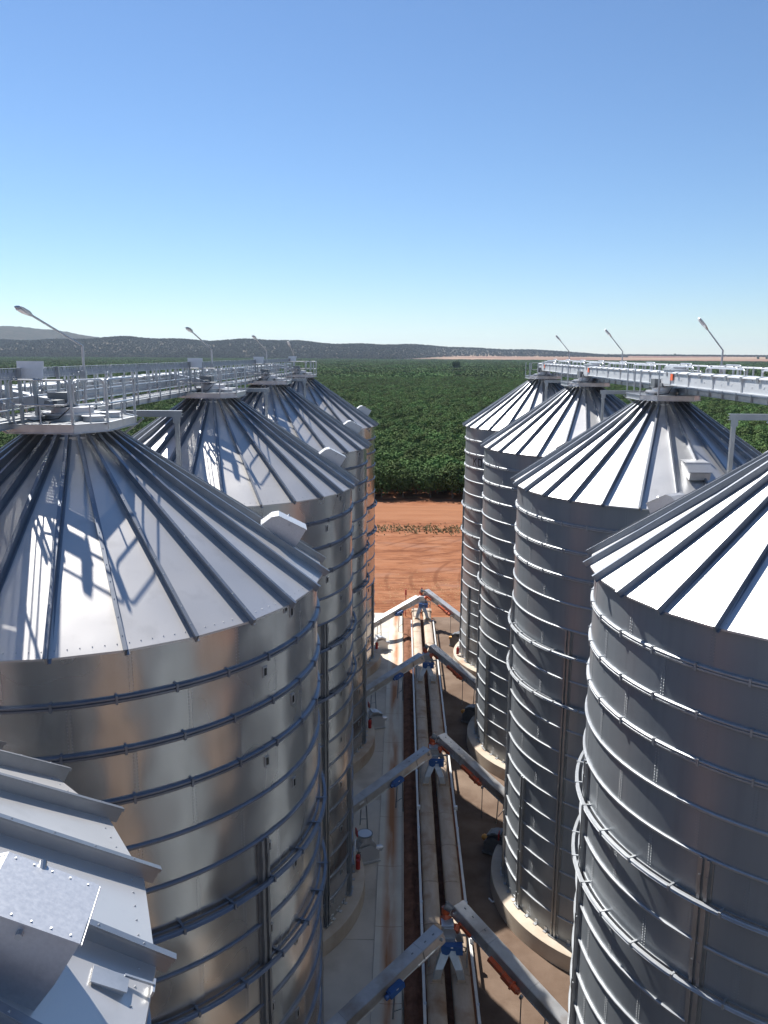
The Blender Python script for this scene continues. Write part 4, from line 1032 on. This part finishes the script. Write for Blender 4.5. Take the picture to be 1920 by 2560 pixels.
# ------------------------------------------------------------------ vegetation
def leafy(seed, rx, rz, zc, count, lsize, lumps=9):
    """crown of many small leaf-clump faces spread through lumps, mostly near their surface"""
    rnd = random.Random(seed); m = MB()
    L = []
    for k in range(lumps):
        a = 2 * math.pi * k / lumps + rnd.uniform(-0.3, 0.3); q = rnd.uniform(0.25, 0.62) * rx
        L.append((Vector((q * math.cos(a), q * math.sin(a), zc + rnd.uniform(-0.45, 0.5) * rz)), rnd.uniform(0.42, 0.62) * rx))
    L.append((Vector((0, 0, zc + 0.55 * rz)), 0.5 * rx)); L.append((Vector((0, 0, zc)), 0.6 * rx))
    for k in range(count):
        c, r = rnd.choice(L)
        d = Vector((rnd.gauss(0, 1), rnd.gauss(0, 1), rnd.gauss(0, 1) * 0.8 + 0.15)).normalized()
        p = c + Vector((d.x * r, d.y * r, d.z * r * rz / rx)) * rnd.uniform(0.7, 1.08)
        if p.z < 0.35: p.z = 0.35 + rnd.random() * 0.4
        nv = (d + Vector((rnd.uniform(-0.7, 0.7), rnd.uniform(-0.7, 0.7), rnd.uniform(-0.3, 0.9)))).normalized()
        a = nv.orthogonal().normalized(); b = nv.cross(a); t = rnd.uniform(0, 6.28); a, b = a * math.cos(t) + b * math.sin(t), b * math.cos(t) - a * math.sin(t)
        s = lsize * rnd.uniform(0.6, 1.3)
        m.add([p - a * s, p - b * s * 0.55 + nv * s * 0.15, p + a * s, p + b * s * 0.55 + nv * s * 0.15], [(0, 1, 2, 3)])
    return m
def trunk_mb(seed, h, r):
    rnd = random.Random(seed); m = MB(); p = Vector((0, 0, -0.1)); 
    for k in range(3):
        q = p + Vector((rnd.uniform(-0.1, 0.1), rnd.uniform(-0.1, 0.1), h / 3)); m.tube(p, q, r * (1 - 0.2 * k), 7, r * (0.8 - 0.2 * k)); p = q
    for k in range(4):
        a = k * 1.57 + rnd.uniform(-0.4, 0.4); m.tube(p - Vector((0, 0, h * 0.35)), p + Vector((1.1 * math.cos(a), 1.1 * math.sin(a), 0.7)), r * 0.45, 5, r * 0.15)
    return m
CROWN = [leafy(11 + k, 2.9, 2.6, 3.1, 1900, 0.27) for k in range(3)]
CROWN_ME = [c.mesh('crown', 'foliage') for c in CROWN]
TRUNK_ME = [trunk_mb(5 + k, 1.8, 0.16).mesh('trunk', 'bark', 50) for k in range(3)]

# instancing sources live in a collection that is not part of the scene
SRC = bpy.data.collections.new('orchard_sources')
for k in range(3):
    m = MB(); tk = trunk_mb(5 + k, 1.8, 0.16); m.add(CROWN[k].v, CROWN[k].f); nf = len(m.f); m.add(tk.v, tk.f)
    me = m.mesh('orchard_tree', ['foliage', 'bark'])
    for p in me.polygons[nf:]: p.material_index = 1
    SRC.objects.link(bpy.data.objects.new('a_tree%d' % k, me))
for k in range(2):                               # a patch of canopy, 36 m across, for the far orchard
    rnd = random.Random(40 + k); m = MB()
    for j in range(64):
        a = rnd.uniform(0, 6.28); q = 20 * math.sqrt(rnd.random()); c = Vector((q * math.cos(a), q * math.sin(a), 0))
        for i in range(34):
            d = Vector((rnd.gauss(0, 1), rnd.gauss(0, 1), abs(rnd.gauss(0, 1)))).normalized()
            p = c + Vector((d.x * 2.6, d.y * 2.6, 2.2 + d.z * 2.9 + rnd.uniform(-0.3, 0.3))); nv = (d + Vector((rnd.uniform(-0.9, 0.9), rnd.uniform(-0.9, 0.9), rnd.uniform(-0.5, 0.5)))).normalized()
            u = nv.orthogonal().normalized(); v = nv.cross(u); s = rnd.uniform(0.5, 1.0)
            m.add([p - u * s, p - v * s, p + u * s, p + v * s], [(0, 1, 2, 3)])
    m.add([(20 * math.cos(0.52 * j), 20 * math.sin(0.52 * j), 0.8) for j in range(12)], [tuple(range(12))])
    SRC.objects.link(bpy.data.objects.new('b_patch%d' % k, m.mesh('canopy_patch', 'foliage')))
WSRC = bpy.data.collections.new('woodland_sources')
for k in range(3):
    rnd = random.Random(60 + k); m = leafy(70 + k, 5.0, 4.2, 6.8, 170, 1.5, 6)
    WSRC.objects.link(bpy.data.objects.new('w_tree%d' % k, m.mesh('bush_tree', 'bush_foliage')))

def scatter(name, pts, kinds, coll, smin, smax, label, cat, seed=0):
    me = bpy.data.meshes.new(name); me.from_pydata(pts, [], [])
    at = me.attributes.new('variant', 'INT', 'POINT'); at.data.foreach_set('value', kinds)
    o = obj(name, me, kind='stuff'); o['label'] = label; o['category'] = cat
    g = bpy.data.node_groups.new(name, 'GeometryNodeTree')
    g.interface.new_socket('Geometry', in_out='INPUT', socket_type='NodeSocketGeometry'); g.interface.new_socket('Geometry', in_out='OUTPUT', socket_type='NodeSocketGeometry')
    N = g.nodes; gi = N.new('NodeGroupInput'); go = N.new('NodeGroupOutput'); ip = N.new('GeometryNodeInstanceOnPoints')
    ci = N.new('GeometryNodeCollectionInfo'); ci.inputs['Collection'].default_value = coll; ci.inputs['Separate Children'].default_value = True; ci.inputs['Reset Children'].default_value = True
    na = N.new('GeometryNodeInputNamedAttribute'); na.data_type = 'INT'; na.inputs['Name'].default_value = 'variant'
    rr = N.new('FunctionNodeRandomValue'); rr.data_type = 'FLOAT_VECTOR'; rr.inputs['Min'].default_value = (-0.06, -0.06, 0); rr.inputs['Max'].default_value = (0.06, 0.06, 6.283); rr.inputs['Seed'].default_value = seed
    rs = N.new('FunctionNodeRandomValue'); rs.data_type = 'FLOAT'; rs.inputs[2].default_value = smin; rs.inputs[3].default_value = smax; rs.inputs['Seed'].default_value = seed + 1
    ip.inputs['Pick Instance'].default_value = True
    L = g.links; L.new(gi.outputs[0], ip.inputs['Points']); L.new(ci.outputs[0], ip.inputs['Instance']); L.new(na.outputs['Attribute'], ip.inputs['Instance Index'])
    L.new(rr.outputs['Value'], ip.inputs['Rotation']); L.new(rs.outputs[1], ip.inputs['Scale']); L.new(ip.outputs[0], go.inputs[0])
    md = o.modifiers.new('scatter', 'NODES'); md.node_group = g
    return o
# orchard: the front trees are individuals, the rest one mass
FRONT = 147.0; rnd = random.Random(21); fi = 0
side_words = ('first', 'second', 'third', 'fourth', 'fifth', 'sixth', 'seventh', 'eighth')
for row in range(2):
    for k in range(8):
        x = -11.5 + 4.1 * k + (2.0 if row else 0) + rnd.uniform(-0.5, 0.5); y = FRONT + row * 4.6 + rnd.uniform(-0.6, 0.6)
        t = thing('orchard_tree', side_words[k] + ' tree from the left in the orchard\'s ' + ('front edge row' if row == 0 else 'second row'), 'tree', (x, y, 0), rnd.uniform(0, 6.28), 'trees along the orchard edge')
        v = rnd.randrange(3); sc = rnd.uniform(0.92, 1.15); t.scale = (sc, sc, sc)
        obj('crown', CROWN_ME[v], t); obj('trunk', TRUNK_ME[v], t)
pts = []; kinds = []
y = FRONT
while y < 760:
    half = 0.55 * y + 12; x = -half
    half_l = half_r = half
    x = -half_l
    while x < half_r:
        if not (y < FRONT + 7 and -14 < x < 22):
            pts.append((x + rnd.uniform(-0.9, 0.9), y + rnd.uniform(-0.9, 0.9), rnd.uniform(-0.25, 0.1))); kinds.append(rnd.randrange(3))
        x += 4.3
    y += 4.5
y = 750
while y < 3420:
    half = 0.56 * y; x = -half
    while x < half:
        pts.append((x + rnd.uniform(-4, 4), y + rnd.uniform(-4, 4), rnd.uniform(-0.5, 0.5))); kinds.append(3 + rnd.randrange(2)); x += 29
    y += 29
scatter('orchard', pts, kinds, SRC, 0.9, 1.15, 'dense dark green orchard canopy filling the plain', 'orchard', 3)
# bushland on the rises
pts = []; kinds = []; rnd = random.Random(31)
while len(pts) < 42000:
    az = rnd.uniform(px_az(-350), px_az(2250)); u = rnd.random(); d = 3560 + 3400 * u
    e = lerp_tab(RIDGE, az)
    if e <= 0.5:
        # thin tree lines on the right-hand horizon
        if not (6050 < d < 6450 or 6600 < d < 6900): continue
    elif d < wood_start(az) + rnd.uniform(-60, 60) or d > 6500: continue
    pts.append((d * math.sin(az), d * math.cos(az), terrain(az, d) - 1)); kinds.append(rnd.randrange(3))
scatter('woodland', pts, kinds, WSRC, 0.6, 1.3, 'grey green bushland covering the far rises', 'woodland', 9)
# lone trees far off
lone = [(1136, 918, 1.5, 'dark bushy tree standing above the orchard canopy'), (1868, 897, 1.5, 'left one of two dark paddock trees at the far right'), (1889, 897, 1.5, 'right one of two dark paddock trees at the far right'), (1667, 874, 1.9, 'tall lone tree on the pale horizon between the lamps')]
DK = leafy(90, 5.2, 4.6, 5.4, 420, 1.1, 7).mesh('lone_crown', 'foliage_far'); DT = trunk_mb(91, 4, 0.4).mesh('lone_trunk', 'bark', 50)
for px, py, sc, lab in lone:
    az = px_az(px); d = 1250 if px < 1200 else 4700 if px > 1800 else 6300
    t = thing('lone_tree', lab, 'tree', (d * math.sin(az), d * math.cos(az), terrain(az, d) if d > 3000 else 2.0), 0, 'lone trees far off'); t.scale = (sc,) * 3
    obj('crown', DK, t); obj('trunk', DT, t)
# weeds and straw
def tufts(name, area, count, hmin, hmax, label, seed):
    rnd = random.Random(seed); m = MB()
    for k in range(count):
        x, y = area(rnd); h = rnd.uniform(hmin, hmax)
        for j in range(5):
            a = rnd.uniform(0, 6.28); w = (0.05 if hmax > 0.1 else 0.012) + (0.05 if hmax > 0.1 else 0.02) * rnd.random(); l = (h if h > 0.1 else 0.22) * rnd.uniform(0.4, 1.0)
            m.add([(x + w * math.cos(a), y + w * math.sin(a), 0), (x - w * math.cos(a), y - w * math.sin(a), 0), (x + l * math.sin(a) * 0.8, y - l * math.cos(a) * 0.8, h * rnd.uniform(0.5, 1))], [(0, 1, 2)])
    o = obj(name, m.mesh(name, 'weed' if name == 'roadside_weeds' else 'straw'), kind='stuff'); o['label'] = label; o['category'] = 'grass'
tufts('roadside_weeds', lambda r: (r.gauss(4, 9), 119.5 + r.gauss(0, 1.6) + 0.8 * math.sin(r.gauss(0, 3))), 900, 0.10, 0.40, 'strip of dry weeds along the dirt track', 5)
tufts('dry_grass', lambda r: (r.gauss(5, 6), 87 + r.gauss(0, 3.0)), 700, 0.01, 0.03, 'sparse dry grass on red soil beyond the belts', 6)

# ------------------------------------------------------------------ hazy air
hz = MB().box((0, 3000, 140), (24000, 24000, 284))
hme = bpy.data.meshes.new('haze'); hme.from_pydata(hz.v, [], hz.f)
hmat = bpy.data.materials.new('haze'); hmat.use_nodes = True; hn = hmat.node_tree; hn.nodes.clear()
pv = hn.nodes.new('ShaderNodeVolumePrincipled'); pv.inputs['Color'].default_value = (0.66, 0.82, 1.0, 1); pv.inputs['Density'].default_value = 0.00004; pv.inputs['Anisotropy'].default_value = 0.2
ho = hn.nodes.new('ShaderNodeOutputMaterial'); hn.links.new(pv.outputs[0], ho.inputs['Volume'])
hme.materials.append(hmat)
obj('haze', hme, kind='stuff')
